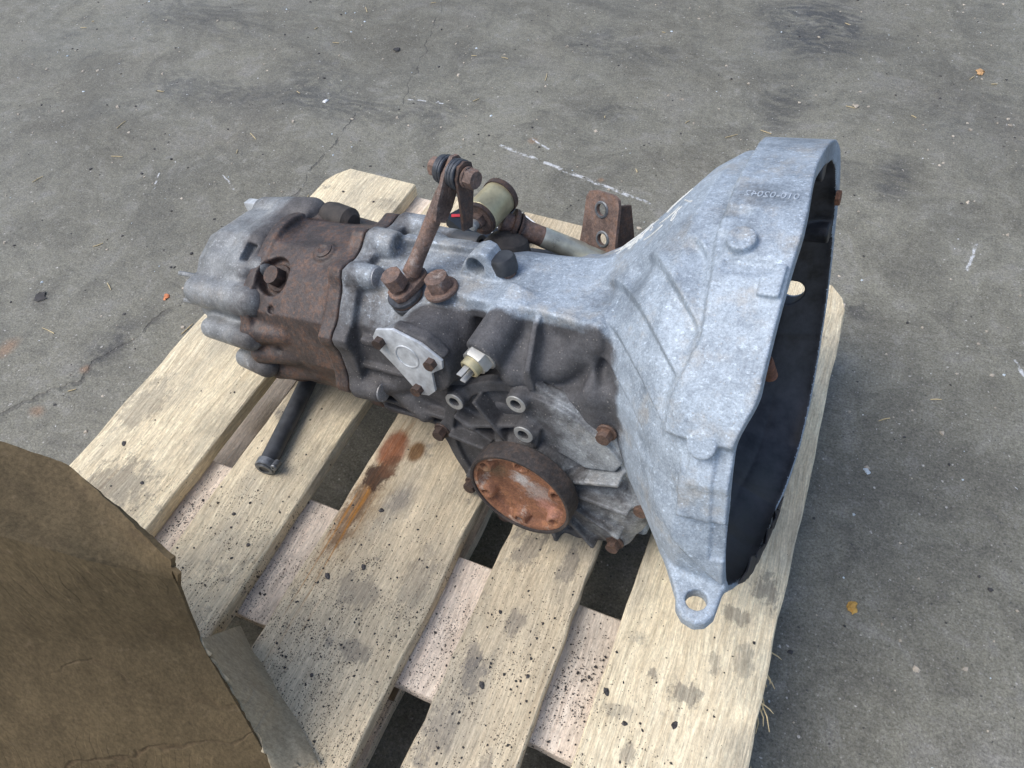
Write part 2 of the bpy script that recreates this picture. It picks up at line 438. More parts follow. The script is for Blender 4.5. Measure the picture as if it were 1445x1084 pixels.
M['rustdark'] = mat_rust('dark_rusty_steel', (.075, .053, .045), (.15, .075, .042), .45, None, .58, .1)
M['flangeside'] = mat_rust('flange_side_steel', (.050, .043, .041), (.13, .08, .05), .3, None, .66)
M['boltbrown'] = mat_rust('bolt_rust', (.125, .085, .068), (.19, .10, .06), .45, None, .6, .2)
M['washer'] = mat_plain('dark_washer', (.07, .075, .085), .42, .5, 200, .4)
M['zinc'] = mat_plain('bright_zinc', (.40, .40, .38), .45, .5, 60, .25)
M['plate'] = mat_plain('cover_plate', (.56, .585, .60), .5, .3, 90, .3)
M['rubber'] = mat_plain('black_rubber', (.040, .043, .048), .5, 0, 60, .5, .2)
M['rubber2'] = mat_plain('dusty_rubber', (.05, .043, .038), .75, 0, 120, .5, .4)
M['olive'] = mat_plain('olive_zinc', (.47, .42, .26), .38, .35, 40, .35)
M['tube'] = mat_plain('zinc_tube', (.50, .50, .42), .33, .6, 45, .35)
M['clamp'] = mat_plain('hose_clamp_steel', (.20, .21, .22), .45, .6, 120, .5)
M['white'] = mat_plain('white_print', (.74, .75, .76), .6, 0, 60, .1)
M['chalk'] = mat_plain('white_marker', (.62, .63, .60), .8, 0, 300, .25)
M['emboss'] = mat_plain('worn_casting_mark', (.47, .52, .57), .45, .35, 300, .25)
M['navy'] = mat_plain('dark_carton', (.016, .022, .032), .75, 0, 30, .3, .2, .2)
M['red'] = mat_plain('red_carton', (.55, .035, .045), .5, 0, 60, .2)
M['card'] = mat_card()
M['card2'] = mat_card('cardboard_lit', 2)
M['nail'] = mat_plain('nail_steel', (.055, .05, .048), .45, .4, 300, .8)
M['grit'] = mat_plain('black_grit', (.022, .020, .020), .6, 0, 300, .5)
M['crumb'] = mat_plain('pale_crumbs', (.42, .37, .30), .8, 0, 60, .5)
M['dark_crumb'] = mat_plain('dark_crumbs', (.05, .048, .047), .7, 0, 60, .5)
M['straw'] = mat_plain('straw', (.55, .44, .25), .7, 0, 80, .3)
M['leaf'] = mat_plain('dry_leaf', (.50, .30, .14), .7, 0, 80, .35)
M['orange'] = mat_plain('orange_brick_chip', (.60, .22, .10), .8, 0, 120, .3)
M['yellow'] = mat_plain('yellow_wood_chip', (.50, .30, .08), .8, 0, 120, .4)
M['glass'] = mat_plain('pale_stone_chip', (.55, .62, .66), .35, 0, 80, .2)


# ------------------------------------------------------------------ object helpers
def link(name, me, mat, parent=None):
    o = bpy.data.objects.new(name, me)
    COL.objects.link(o)
    if parent is not None: o.parent = parent
    if mat is not None and not me.materials: me.materials.append(mat)
    return o


def tag(o, label, cat=None, group=None, kind=None):
    if label: o['label'] = label
    if cat: o['category'] = cat
    if group: o['group'] = group
    if kind: o['kind'] = kind
    return o


def empty(name, loc, label, cat, group=None):
    o = bpy.data.objects.new(name, None)
    o.empty_display_size = .05
    COL.objects.link(o)
    o.location = loc
    return tag(o, label, cat, group)


def shade(bm, ang=35):
    for f in bm.faces: f.smooth = True
    for e in bm.edges:
        if len(e.link_faces) == 2 and e.calc_face_angle(0) > R(ang): e.smooth = False


def fin(name, bm, mat, parent=None, ang=35, bev=0., seg=2):
    bmesh.ops.recalc_face_normals(bm, faces=bm.faces)
    if bev > 0:
        ed = [e for e in bm.edges if len(e.link_faces) == 2 and e.calc_face_angle(0) > R(28)]
        bmesh.ops.bevel(bm, geom=ed, offset=bev, segments=seg, affect='EDGES', profile=.6, clamp_overlap=True)
    shade(bm, ang)
    me = bpy.data.meshes.new(name)
    bm.to_mesh(me); bm.free()
    return link(name, me, mat, parent)


def frame(ax, up=None):
    z = Vector(ax).normalized()
    x = Vector(up) if up else (Vector((0, 0, 1)) if abs(z.z) < .9 else Vector((1, 0, 0)))
    x = (x - z * x.dot(z)).normalized()
    y = z.cross(x)
    return Matrix((x, y, z)).transposed()


def lathe(bm, o, ax, prof, n=32, up=None, close=True):
    """prof: list of (r, h) from bottom to top; caps when r>0 at the ends"""
    F = frame(ax, up); o = Vector(o)
    rings = []
    for r, h in prof:
        if r <= 1e-6:
            rings.append([bm.verts.new(o + F @ Vector((0, 0, h)))])
        else:
            rings.append([bm.verts.new(o + F @ Vector((r * math.cos(2 * math.pi * i / n), r * math.sin(2 * math.pi * i / n), h))) for i in range(n)])
    for a, b in zip(rings, rings[1:]):
        for i in range(n):
            j = (i + 1) % n
            if len(a) == 1 and len(b) == 1: continue
            if len(a) == 1: bm.faces.new((a[0], b[j], b[i]))
            elif len(b) == 1: bm.faces.new((a[i], a[j], b[0]))
            else: bm.faces.new((a[i], a[j], b[j], b[i]))
    if close:
        if len(rings[0]) > 1: bm.faces.new(rings[0][::-1])
        if len(rings[-1]) > 1: bm.faces.new(rings[-1])
    return bm


def prism(bm, o, ax, poly, h0, h1, up=None):
    F = frame(ax, up); o = Vector(o)
    A = [bm.verts.new(o + F @ Vector((x, y, h0))) for x, y in poly]
    B_ = [bm.verts.new(o + F @ Vector((x, y, h1))) for x, y in poly]
    n = len(poly)
    for i in range(n):
        j = (i + 1) % n
        bm.faces.new((A[i], A[j], B_[j], B_[i]))
    bm.faces.new(A[::-1]); bm.faces.new(B_)
    return bm


def tube(bm, pts, rad, n=16, cap=True):
    pts = [Vector(p) for p in pts]
    rad = rad if isinstance(rad, (list, tuple)) else [rad] * len(pts)
    ref = None; rings = []
    for i, p in enumerate(pts):
        d = (pts[min(i + 1, len(pts) - 1)] - pts[max(i - 1, 0)]).normalized()
        if ref is None: ref = Vector((0, 0, 1)) if abs(d.z) < .9 else Vector((1, 0, 0))
        x = (ref - d * ref.dot(d)).normalized(); y = d.cross(x); ref = x
        rings.append([bm.verts.new(p + (x * math.cos(2 * math.pi * k / n) + y * math.sin(2 * math.pi * k / n)) * rad[i]) for k in range(n)])
    for a, b in zip(rings, rings[1:]):
        for i in range(n):
            j = (i + 1) % n
            bm.faces.new((a[i], a[j], b[j], b[i]))
    if cap:
        bm.faces.new(rings[0][::-1]); bm.faces.new(rings[-1])
    return bm


def hexpts(af, rot=0.):
    r = af / math.sqrt(3)
    return [(r * math.cos(R(60 * i) + rot), r * math.sin(R(60 * i) + rot)) for i in range(6)]


def hexhead(bm, o, ax, af, h, rot=0., washer=0., wt=0.):
    """flanged hexagon head with a chamfered top, base at o, growing along ax"""
    F = frame(ax); o = Vector(o)
    if washer > 0:
        lathe(bm, o, ax, [(washer, 0), (washer, wt * .6), (washer * .93, wt)], 28)
    r = af / math.sqrt(3)
    lev = [(1., wt * .9), (1., h - af * .07), (.88, h)]
    n = 12
    rings = []
    for k, z in lev:
        ring = []
        for i in range(n):
            a = R(30 * i) + rot
            rr = r if i % 2 == 0 else r * math.cos(R(30))
            if k < 1: rr = r * k
            ring.append(bm.verts.new(o + F @ Vector((rr * math.cos(a), rr * math.sin(a), z))))
        rings.append(ring)
    for a, b in zip(rings, rings[1:]):
        for i in range(n):
            j = (i + 1) % n
            bm.faces.new((a[i], a[j], b[j], b[i]))
    bm.faces.new(rings[0][::-1]); bm.faces.new(rings[-1])
    return bm


def ring(bm, o, ax, r0, r1, h0, h1, n=28, ch=0.):
    """a washer / short pipe with a real hole"""
    F = frame(ax); o = Vector(o)
    prof = [(r0, h0), (r1, h0), (r1, h1 - ch), (r1 - ch, h1), (r0, h1)]
    rings = [[bm.verts.new(o + F @ Vector((r * math.cos(2 * math.pi * i / n), r * math.sin(2 * math.pi * i / n), h))) for i in range(n)] for r, h in prof]
    m = len(rings)
    for k in range(m):
        a, b = rings[k], rings[(k + 1) % m]
        for i in range(n):
            j = (i + 1) % n
            bm.faces.new((a[i], a[j], b[j], b[i]))
    return bm


# ------------------------------------------------------------------ distance-field casting tools
class Field:
    def __init__(s, lo, hi, h):
        s.lo = np.array(lo, np.float32); s.h = h
        s.n = (np.ceil((np.array(hi) - lo) / h)).astype(int) + 1
        s.d = np.full(s.n, .05, np.float32)
        s.ax = [(lo[i] + h * np.arange(s.n[i])).astype(np.float32) for i in range(3)]

    def sub(s, bb, m):
        if bb is None: return tuple(slice(0, k) for k in s.n)
        r = []
        for i in range(3):
            a = int(max(0, math.floor((bb[0][i] - m - s.lo[i]) / s.h)))
            b = int(min(s.n[i], math.ceil((bb[1][i] + m - s.lo[i]) / s.h) + 1))
            r.append(slice(a, max(a, b)))
        return tuple(r)

    def grid(s, sl):
        return (s.ax[0][sl[0]][:, None, None], s.ax[1][sl[1]][None, :, None], s.ax[2][sl[2]][None, None, :])

    def add(s, prim, k=.004):
        fn, bb = prim
        sl = s.sub(bb, .004 + 2 * k)
        if any(x.stop <= x.start for x in sl): return
        a = s.d[sl]; b = fn(*s.grid(sl)).astype(np.float32)
        if k > 0:
            hh = np.clip(.5 + .5 * (a - b) / k, 0, 1)
            s.d[sl] = a + (b - a) * hh - k * hh * (1 - hh)
        else: s.d[sl] = np.minimum(a, b)

    def cut(s, prim, k=.003):
        fn, bb = prim
        sl = s.sub(bb, .004 + 2 * k)
        if any(x.stop <= x.start for x in sl): return
        a = s.d[sl]; b = -fn(*s.grid(sl)).astype(np.float32)
        if k > 0:
            hh = np.clip(.5 - .5 * (a - b) / k, 0, 1)
            s.d[sl] = a + (b - a) * hh + k * hh * (1 - hh)
        else: s.d[sl] = np.maximum(a, b)

    def sample(s, P):
        q = (P - s.lo) / s.h
        i = np.clip(np.floor(q).astype(int), 0, s.n - 2); f = q - i
        o = 0
        for dx in (0, 1):
            for dy in (0, 1):
                for dz in (0, 1):
                    wgt = (f[:, 0] if dx else 1 - f[:, 0]) * (f[:, 1] if dy else 1 - f[:, 1]) * (f[:, 2] if dz else 1 - f[:, 2])
                    o = o + wgt * s.d[i[:, 0] + dx, i[:, 1] + dy, i[:, 2] + dz]
        return o

    def grad(s, P, e=None):
        e = e or s.h * .9
        g = np.stack([s.sample(P + np.eye(3)[i] * e) - s.sample(P - np.eye(3)[i] * e) for i in range(3)], 1)
        return g / (2 * e)

    def mesh(s):
        D = s.d; neg = D < 0
        nx, ny, nz = s.n
        cnt = np.zeros((nx - 1, ny - 1, nz - 1), np.int8)
        for dx in (0, 1):
            for dy in (0, 1):
                for dz in (0, 1):
                    cnt += neg[dx:nx - 1 + dx, dy:ny - 1 + dy, dz:nz - 1 + dz]
        act = (cnt > 0) & (cnt < 8)
        I = np.argwhere(act)
        vid = np.full(act.shape, -1, np.int32)
        vid[act] = np.arange(len(I))
        acc = np.zeros((len(I), 3)); num = np.zeros(len(I))
        cs = [(0, 0, 0), (1, 0, 0), (0, 1, 0), (1, 1, 0), (0, 0, 1), (1, 0, 1), (0, 1, 1), (1, 1, 1)]
        val = [D[I[:, 0] + c[0], I[:, 1] + c[1], I[:, 2] + c[2]] for c in cs]
        for a in range(8):
            for b in range(a + 1, 8):
                if sum(abs(cs[a][i] - cs[b][i]) for i in range(3)) != 1: continue
                va, vb = val[a], val[b]
                x = (va < 0) != (vb < 0)
                t = np.where(x, va / np.where(x, va - vb, 1), 0)
                p = np.array(cs[a]) + t[:, None] * (np.array(cs[b]) - np.array(cs[a]))
                acc += p * x[:, None]; num += x
        V = s.lo + s.h * (I + acc / num[:, None])
        Q = []
        for ax in range(3):
            u, v = (ax + 1) % 3, (ax + 2) % 3
            sh = [slice(None)] * 3; sh2 = [slice(None)] * 3
            sh[ax] = slice(0, -1); sh2[ax] = slice(1, None)
            A, B_ = neg[tuple(sh)], neg[tuple(sh2)]
            E_ = np.argwhere(A != B_)
            ok = (E_[:, u] > 0) & (E_[:, v] > 0) & (E_[:, u] < s.n[u] - 1) & (E_[:, v] < s.n[v] - 1)
            E_ = E_[ok]
            du = np.zeros(3, int); du[u] = 1; dv = np.zeros(3, int); dv[v] = 1
            q = [vid[tuple((E_ - du * a_ - dv * b_).T)] for a_, b_ in ((1, 1), (0, 1), (0, 0), (1, 0))]
            q = np.stack(q, 1)
            flip = B_[tuple(E_.T)]
            q[flip] = q[flip][:, ::-1]
            Q.append(q)
        Q = np.concatenate(Q)
        for _ in range(2):
            g = s.grad(V); d = s.sample(V)
            V = V - np.clip(d / np.maximum((g * g).sum(1), .2), -s.h * .5, s.h * .5)[:, None] * g
        N = s.grad(V); N /= np.linalg.norm(N, axis=1)[:, None] + 1e-9
        return V, Q, N


def np_mesh(name, V, Q, N=None, attrs=None):
    me = bpy.data.meshes.new(name)
    me.vertices.add(len(V)); me.vertices.foreach_set('co', np.ascontiguousarray(V, np.float32).ravel())
    me.loops.add(Q.size); me.loops.foreach_set('vertex_index', np.ascontiguousarray(Q, np.int32).ravel())
    me.polygons.add(len(Q))
    me.polygons.foreach_set('loop_start', np.arange(0, Q.size, 4, dtype=np.int32))
    me.update(calc_edges=True)
    me.polygons.foreach_set('use_smooth', np.ones(len(Q), bool))
    if attrs:
        for k, a in attrs.items():
            at = me.attributes.new(k, 'FLOAT', 'POINT')
            at.data.foreach_set('value', np.ascontiguousarray(a, np.float32))
    if N is not None:
        me.normals_split_custom_set_from_vertices(N.tolist())
    return me


def submesh(V, Q, N, sel, attrs):
    q = Q[sel]
    u, inv = np.unique(q, return_inverse=True)
    return V[u], inv.reshape(q.shape), N[u], {k: a[u] for k, a in attrs.items()}


def bbp(pts, r):
    P = np.array(pts, float)
    return (P.min(0) - r, P.max(0) + r)


def cap(a, b, r0, r1=None):
    r1 = r0 if r1 is None else r1
    a = np.array(a, float); b = np.array(b, float); ba = b - a; L2 = (ba ** 2).sum()

    def f(X, Y, Z):
        t = np.clip(((X - a[0]) * ba[0] + (Y - a[1]) * ba[1] + (Z - a[2]) * ba[2]) / L2, 0, 1)
        return np.sqrt((X - a[0] - t * ba[0]) ** 2 + (Y - a[1] - t * ba[1]) ** 2 + (Z - a[2] - t * ba[2]) ** 2) - (r0 + (r1 - r0) * t)
    return f, bbp([a, b], max(r0, r1))


def cyl(a, b, r0, r1=None, rd=.002):
    r1 = r0 if r1 is None else r1
    a = np.array(a, float); b = np.array(b, float); L = np.linalg.norm(b - a); u = (b - a) / L

    def f(X, Y, Z):
        x, y, z = X - a[0], Y - a[1], Z - a[2]
        t = x * u[0] + y * u[1] + z * u[2]
        rr = np.sqrt(np.maximum(x * x + y * y + z * z - t * t, 0))
        dr = (rr - (r0 + (r1 - r0) * np.clip(t / L, 0, 1))) + rd
        da = np.abs(t - L / 2) - L / 2 + rd
        return np.minimum(np.maximum(dr, da), 0) + np.sqrt(np.maximum(dr, 0) ** 2 + np.maximum(da, 0) ** 2) - rd
    return f, bbp([a, b], max(r0, r1))


def box(c, hs, rot=None, rd=.002):
    c = np.array(c, float); hs = np.array(hs, float)
    Rm = np.eye(3) if rot is None else np.array(rot, float)

    def f(X, Y, Z):
        x, y, z = X - c[0], Y - c[1], Z - c[2]
        q = [np.abs(x * Rm[i][0] + y * Rm[i][1] + z * Rm[i][2]) - hs[i] + rd for i in range(3)]
        o = np.sqrt(np.maximum(q[0], 0) ** 2 + np.maximum(q[1], 0) ** 2 + np.maximum(q[2], 0) ** 2)
        return o + np.minimum(np.maximum(q[0], np.maximum(q[1], q[2])), 0) - rd
    return f, bbp([c], np.abs(Rm.T) @ hs)


def rotm(axis, deg):
    return np.array(Matrix.Rotation(R(deg), 3, axis))


def poly(pts, ax, h0, h1, rd=.002, o=(0, 0, 0), basis=None):
    """extruded polygon; ax is 0,1,2 (axis aligned: coordinates of the other two in xyz order) or basis rows (u,v,w)"""
    P = np.array(pts, float)
    if basis is None:
        iu, iv = [i for i in range(3) if i != ax]
        E = np.eye(3); basis = np.array([E[iu], E[iv], E[ax]])
    basis = np.array(basis, float); o = np.array(o, float)

    def f(X, Y, Z):
        def pr(k):
            r = 0
            for i, (G, w_) in enumerate(zip((X, Y, Z), basis[k])):
                if abs(w_) > 1e-9: r = r + (G - o[i]) * w_
            return r
        u, v, t = pr(0), pr(1), pr(2)
        d = None; sgn = 1.
        for i in range(len(P)):
            a, b = P[i], P[i - 1]
            e = b - a; wx, wy = u - a[0], v - a[1]
            tt = np.clip((wx * e[0] + wy * e[1]) / (e @ e), 0, 1)
            dd = (wx - e[0] * tt) ** 2 + (wy - e[1] * tt) ** 2
            d = dd if d is None else np.minimum(d, dd)
            c1, c2, c3 = v >= a[1], v < b[1], e[0] * wy > e[1] * wx
            flip = (c1 & c2 & c3) | (~c1 & ~c2 & ~c3)
            sgn = np.where(flip, -sgn, sgn)
        d2 = sgn * np.sqrt(d) + rd
        da = np.abs(t - (h0 + h1) / 2) - (h1 - h0) / 2 + rd
        return np.minimum(np.maximum(d2, da), 0) + np.sqrt(np.maximum(d2, 0) ** 2 + np.maximum(da, 0) ** 2) - rd
    W = []
    for (x, y) in P:
        for h_ in (h0, h1): W.append(o + x * basis[0] + y * basis[1] + h_ * basis[2])
    return f, bbp(W, 0)


def ball(c, r, sc=(1, 1, 1)):
    c = np.array(c, float)

    def f(X, Y, Z):
        return (np.sqrt(((X - c[0]) / sc[0]) ** 2 + ((Y - c[1]) / sc[1]) ** 2 + ((Z - c[2]) / sc[2]) ** 2) - r) * min(sc)
    return f, bbp([c], r * max(sc))


# ------------------------------------------------------------------ floor
def floor():
    bm = bmesh.new()
    bmesh.ops.create_grid(bm, x_segments=8, y_segments=8, size=30)
    o = fin('floor', bm, M['floor'])
    tag(o, 'worn grey concrete floor with dark patches, scratches and grit', None, None, 'structure')


floor()

# ------------------------------------------------------------------ pallet
pallet = empty('wooden_pallet', (0, 0, 0), 'pale pine pallet with five top boards under the old gearbox', 'pallet')


def board(name, x0, x1, y0, y1, z0, z1, mat, cut=None, wob=.0012, wane=None, seed=0, along='y', bend=0.):
    """sawn board with slightly uneven edges; origin at its corner"""
    rr = np.random.default_rng(seed)
    L = (y1 - y0) if along == 'y' else (x1 - x0)
    W_ = (x1 - x0) if along == 'y' else (y1 - y0)
    n = max(8, int(L / .02)); T = z1 - z0
    ts = np.linspace(0, 1, n + 1)

    def wn_(a, fq):
        ph = rr.uniform(0, 6.28, 6); am = rr.normal(0, 1, 6) / np.arange(1, 7) ** .6
        return a * sum(am[k] * np.sin(ts * L * fq * (k + 1) * 1.7 + ph[k]) for k in range(6)) * .5
    l, r_ = wn_(wob, 7), wn_(wob, 7)
    tz = wn_(wob * .6, 5) + bend * (ts - .5) ** 2
    if wane is not None:
        side, amp = wane
        ww = np.abs(wn_(amp, 14)) + np.abs(rr.normal(0, amp * .12, n + 1))
        if side in ('l', 'b'): l = l + ww
        if side in ('r', 'b'): r_ = r_ - ww[::-1]
    bm = bmesh.new()
    b = .0016
    rows = []
    for i, t in enumerate(ts):
        s = t * L
        a0, a1 = l[i], W_ + r_[i]
        if cut:                                   # clipped corners at the far end
            ce, cl, cr = cut
            d_ = (L - s) if ce == 'far' else s
            a0 += max(0, cl - d_) * .8; a1 -= max(0, cr - d_) * .8
        pr = [(a0, b), (a0, T - b), (a0 + b, T), (a0 + (a1 - a0) * .33, T), (a0 + (a1 - a0) * .67, T), (a1 - b, T), (a1, T - b), (a1, b), (a1 - b, 0), (a0 + b, 0)]
        row = []
        for (u, z) in pr:
            zz = z + (tz[i] if z > T * .5 else tz[i])
            jj = rr.normal(0, .0003)
            row.append(bm.verts.new((u + jj, s, zz) if along == 'y' else (s, u + jj, zz)))
        rows.append(row)
    m = len(rows[0])
    for a, c in zip(rows, rows[1:]):
        for k in range(m):
            bm.faces.new((a[k], a[(k + 1) % m], c[(k + 1) % m], c[k]))
    bm.faces.new(rows[0][::-1]); bm.faces.new(rows[-1])
    o = fin(name, bm, mat, pallet, 40)
    o.location = (x0, y0, z0)
    return o


# lengthwise top boards run along y (far end y=0), joists across under them
TB = [(.003, .146, -1.2, 0.), (.186, .284, -1.2, -.004), (.330, .474, -1.2, -.001), (.515, .613, -1.2, -.006), (.657, .799, -1.2, .002)]
planks = []
for i, (x0, x1, y0, y1) in enumerate(TB):
    cut = ('far', .03 if i == 0 else 0, .028 if i == 4 else 0) if i in (0, 4) else None
    wane = {3: ('b', .0045), 0: None, 2: None}.get(i)
    planks.append(board('plank', x0, x1, y0, y1, .1225, .144, M['wood'], cut, .0014, wane, 11 + i))
    planks[-1].pass_index = (8, 30, 62, 66, 10)[i]
for k, yc in enumerate((-.0725, -.60, -1.1275)):
    board('cross_board', .0, .8, yc - .0715, yc + .0715, .1, .122, M['wood2'], None, .001, None, 31 + k, 'x')
for i, xc in enumerate((.0525, .40, .7475)):
    board('bottom_board', xc - .0515, xc + .0515, -1.2, 0, .0, .0215, M['wood2'], None, .001, None, 51 + i)
blk = None
for xc in (.0525, .40, .7475):
    for yc in (-.0725, -.60, -1.1275):
        if blk is None:
            bm = bmesh.new()
            bmesh.ops.create_cube(bm, size=1, matrix=Matrix.Diagonal((.10, .143, .0775, 1)))
            bmesh.ops.subdivide_edges(bm, edges=bm.edges[:], cuts=3, use_grid_fill=True)
            for v in bm.verts: v.co += Vector((random.gauss(0, .0004), random.gauss(0, .0004), 0))
            blk = fin('block', bm, M['block'], pallet, 40); o = blk
        else:
            o = blk.copy(); COL.objects.link(o); o.parent = pallet
        o.location = (xc, yc, .0608)

# nails: domed heads sunk in little torn pits
nail0 = None
NAILS = [(4, .689, -.627), (4, .731, -.611), (4, .706, -.683), (4, .665, -.607), (3, .543, -.575), (3, .592, -.622), (3, .555, -.646), (2, .391, -.585), (2, .361, -.608), (2, .376, -.52),
         (0, .045, -.557), (0, .102, -.592), (1, .262, -.61), (0, .048, -.055), (0, .105, -.06), (4, .775, -.245), (2, .405, -.055), (2, .40, -.70), (1, .225, -.585)]
for k, (b, x, y) in enumerate(NAILS):
    if nail0 is None:
        bm = bmesh.new()
        lathe(bm, (0, 0, 0), (0, 0, 1), [(.0028, -.003), (.0034, -.0002), (.0028, .0003), (0, .0004)], 9)
        for v in bm.verts: v.co += Vector((random.gauss(0, .0004), random.gauss(0, .0004), random.gauss(0, .00015)))
        nail0 = fin('nail', bm, M['nail'], planks[b]); o = nail0
    else:
        o = nail0.copy(); COL.objects.link(o); o.parent = planks[b]
    pl_ = planks[b]
    o.location = (x - pl_.location.x, y - pl_.location.y, .1449 - pl_.location.z)
    k_ = random.uniform(.5, .8); o.scale = (k_, k_ * random.uniform(.9, 1.7), 1)
    o.rotation_euler = (0, 0, random.uniform(0, 3))

# splinters standing off the edge of the right board
bm = bmesh.new()
for k in range(16):
    y = random.choice([-.63, -.66, -.55, -.69, -.52]) + random.gauss(0, .012)
    a = Vector((.799, y, random.uniform(.126, .141)))
    b = a + Vector((random.uniform(.003, .014), random.uniform(-.03, .02), random.uniform(-.012, .004)))
    tube(bm, [a, (a + b) / 2 + Vector((.002, 0, 0)), b], [.0007, .0006, .0003], 5)
o = fin('splinters', bm, M['straw'], pallet)
o['kind'] = 'stuff'

# ------------------------------------------------------------------ gearbox frame
AX = np.array([[0.97497, -0.05973, 0.21418], [0.08400, 0.99110, -0.10301], [-0.20608, 0.11864, 0.97132]])
AX[0] /= np.linalg.norm(AX[0]); AX[1] -= AX[0] * (AX[1] @ AX[0]); AX[1] /= np.linalg.norm(AX[1]); AX[2] = np.cross(AX[0], AX[1])
ORG = np.array([.533, -.497, .242]) + AX[1] * .14
G = empty('gearbox', (0, 0, 0), 'old oily car gearbox with silver bell housing and rusty drive flange lying on the pallet', 'gearbox')
mw = Matrix.Identity(4)
for i in range(3):
    for j in range(3): mw[i][j] = AX[j][i]
    mw[i][3] = ORG[i]
G.matrix_world = mw
YA, ZA = -.01, .085

# ------------------------------------------------------------------ bell shape functions
BC = (.01, .055)
RT = np.array([(-180, .186), (-165, .188), (-150, .174), (-120, .160), (-90, .160), (-60, .198), (-45, .2), (-20, .185), (0, .185), (20, .19), (34, .203), (45, .213), (53, .212), (70, .2), (90, .196), (115, .194), (135, .194), (150, .188), (165, .182), (180, .186)])
XT = [-.05, .007, .04, .07, .1, .12, .14, .24]; ST = [.46, .48, .56, .69, .84, .94, 1, 1.]
XL = [-.05, .04, .07, .1, .125, .15, .17, .24]; SL = [.22, .3, .4, .62, .77, .93, 1, 1.]


def smo(a, b, x):
    t = np.clip((x - a) / (b - a), 0, 1)
    return t * t * (3 - 2 * t)


def bell_R(ph, X):
    wt = np.where(ph > 50, 1 - smo(105, 168, ph), smo(-80, -5, ph))
    return np.interp(ph, RT[:, 0], RT[:, 1]) * (wt * np.interp(X, XT, ST) + (1 - wt) * np.interp(X, XL, SL))


def bell_lip(ph):
    return .209 + .011 * smo(70, 105, ph) * (1 - smo(136, 150, ph))


def bell_detail(ph, X):
    """facets, shingled panels and the proud collar of the flank, metres outwards"""
    o = 0
    edge = np.interp(ph, [50, 60, 96, 106, 113, 128, 141, 149], [.150, .152, .161, .162, .167, .173, .160, .158])
    col = (X > edge - .006)
    o = o + .0080 * smo(edge - .0006, edge + .0012, X) * (.25 + .75 * smo(5, 40, ph)) * smo(5, 30, ph) * (1 + .5 * smo(80, 58, ph)) * (1 - smo(148.2, 149.6, ph))
    o = o + .0035 * smo(.1775, .180, X) * smo(148, 150, ph) * (1 - smo(158, 161, ph))
    o = o + .0075 * smo(.1715, .1733, X) * smo(150, 161.5, ph) * (1 - smo(168, 169.5, ph))
    o = o + .0030 * smo(.152, .160, X) * smo(132, 144, ph) * (1 - smo(148.2, 149.6, ph))
    # raised border strip next to the lip
    o = o - .002 * smo(bell_lip(ph) - .012, bell_lip(ph) - .0105, X) * smo(149, 150, ph) * (1 - smo(182, 186, ph))
    r1 = .074 + (ph - 108) * .00297
    t = (r1 - X) / .0405
    fr = t - np.floor(t)
    k = np.floor(t)
    win = smo(104, 107, ph) * (1 - smo(150, 156, ph)) * (1 - smo(edge - .008, edge - .002, X)) * smo(.03, .04, X)
    saw = np.where(fr > .94, (1 - fr) / .06, fr / .94)
    o = o + win * (.0080 * saw - .0060)
    # triangular dents at the head of each panel
    for kk in (0, 1, -1):
        pc = 110.5 + (2 if kk == 1 else 0)
        rc = .074 + (pc - 108) * .00297 - .0405 * (kk) + (-.020)
        d = np.sqrt(((ph - pc) / 7.5) ** 2 + ((X - rc) / .017) ** 2)
        o = o - .006 * (1 - smo(.2, 1., d)) * win
    # long casting lines on the lower near flank
    r4 = .117 + (np.where(ph < 0, ph + 360, ph) - 160) * .0031
    ph2 = np.where(ph < 0, ph + 360, ph)
    w4 = smo(158, 163, ph2) * (1 - smo(192, 200, ph2))
    o = o + .0055 * w4 * smo(r4 - .0006, r4 + .0008, X) * (1 - smo(r4 + .001, r4 + .05, X))
    return o


def bell_prim(X, Y, Z):
    ph = np.degrees(np.arctan2(Z - BC[1], Y - BC[0]))
    rho = np.sqrt((Y - BC[0]) ** 2 + (Z - BC[1]) ** 2)
    ph3 = np.broadcast_to(ph, np.broadcast(X, ph).shape); X3 = np.broadcast_to(X, ph3.shape)
    Rr = bell_R(ph3, X3) + bell_detail(ph3, X3)
    f = (rho - Rr) * .72
    f = np.maximum(f, X3 - bell_lip(ph3))
    return np.maximum(f, -.005 - X3)


def bell_cut(X, Y, Z):
    ph = np.degrees(np.arctan2(Z - BC[1], Y - BC[0]))
    rho = np.sqrt((Y - BC[0]) ** 2 + (Z - BC[1]) ** 2)
    ph3 = np.broadcast_to(ph, np.broadcast(X, ph).shape); X3 = np.broadcast_to(X, ph3.shape)
    f = (rho - bell_R(ph3, X3) + .0055 + .015 * smo(.205, .165, X3)) * .72
    return np.maximum(f, .075 - X3)


def on_bell(ph, X, lift=0.):
    r = float(bell_R(np.array(float(ph)), np.array(X)) + bell_detail(np.array(float(ph)), np.array(X))) + lift
    return np.array([X, BC[0] + r * math.cos(R(ph)), BC[1] + r * math.sin(R(ph))])


def rad_n(ph, tilt=0.):
    return np.array([tilt, math.cos(R(ph)), math.sin(R(ph))])


def axp(x, ang, r):
    return (x, YA + r * math.cos(R(ang)), ZA + r * math.sin(R(ang)))


# ------------------------------------------------------------------ main casting: case + bell housing in one distance field
F = Field((-.235, -.24, -.165), (.232, .225, .275), .00148)
F.add(cyl((-.205, YA, ZA), (.07, YA, ZA), .087, .085, .004), .0)
F.add(poly([(-.07, .02), (-.09, .07), (-.085, .13), (-.05, .167), (-.005, .164), (.04, .141), (.076, .08), (.06, .01), (.0, -.02)], 0, -.205, .0, .008), .012)
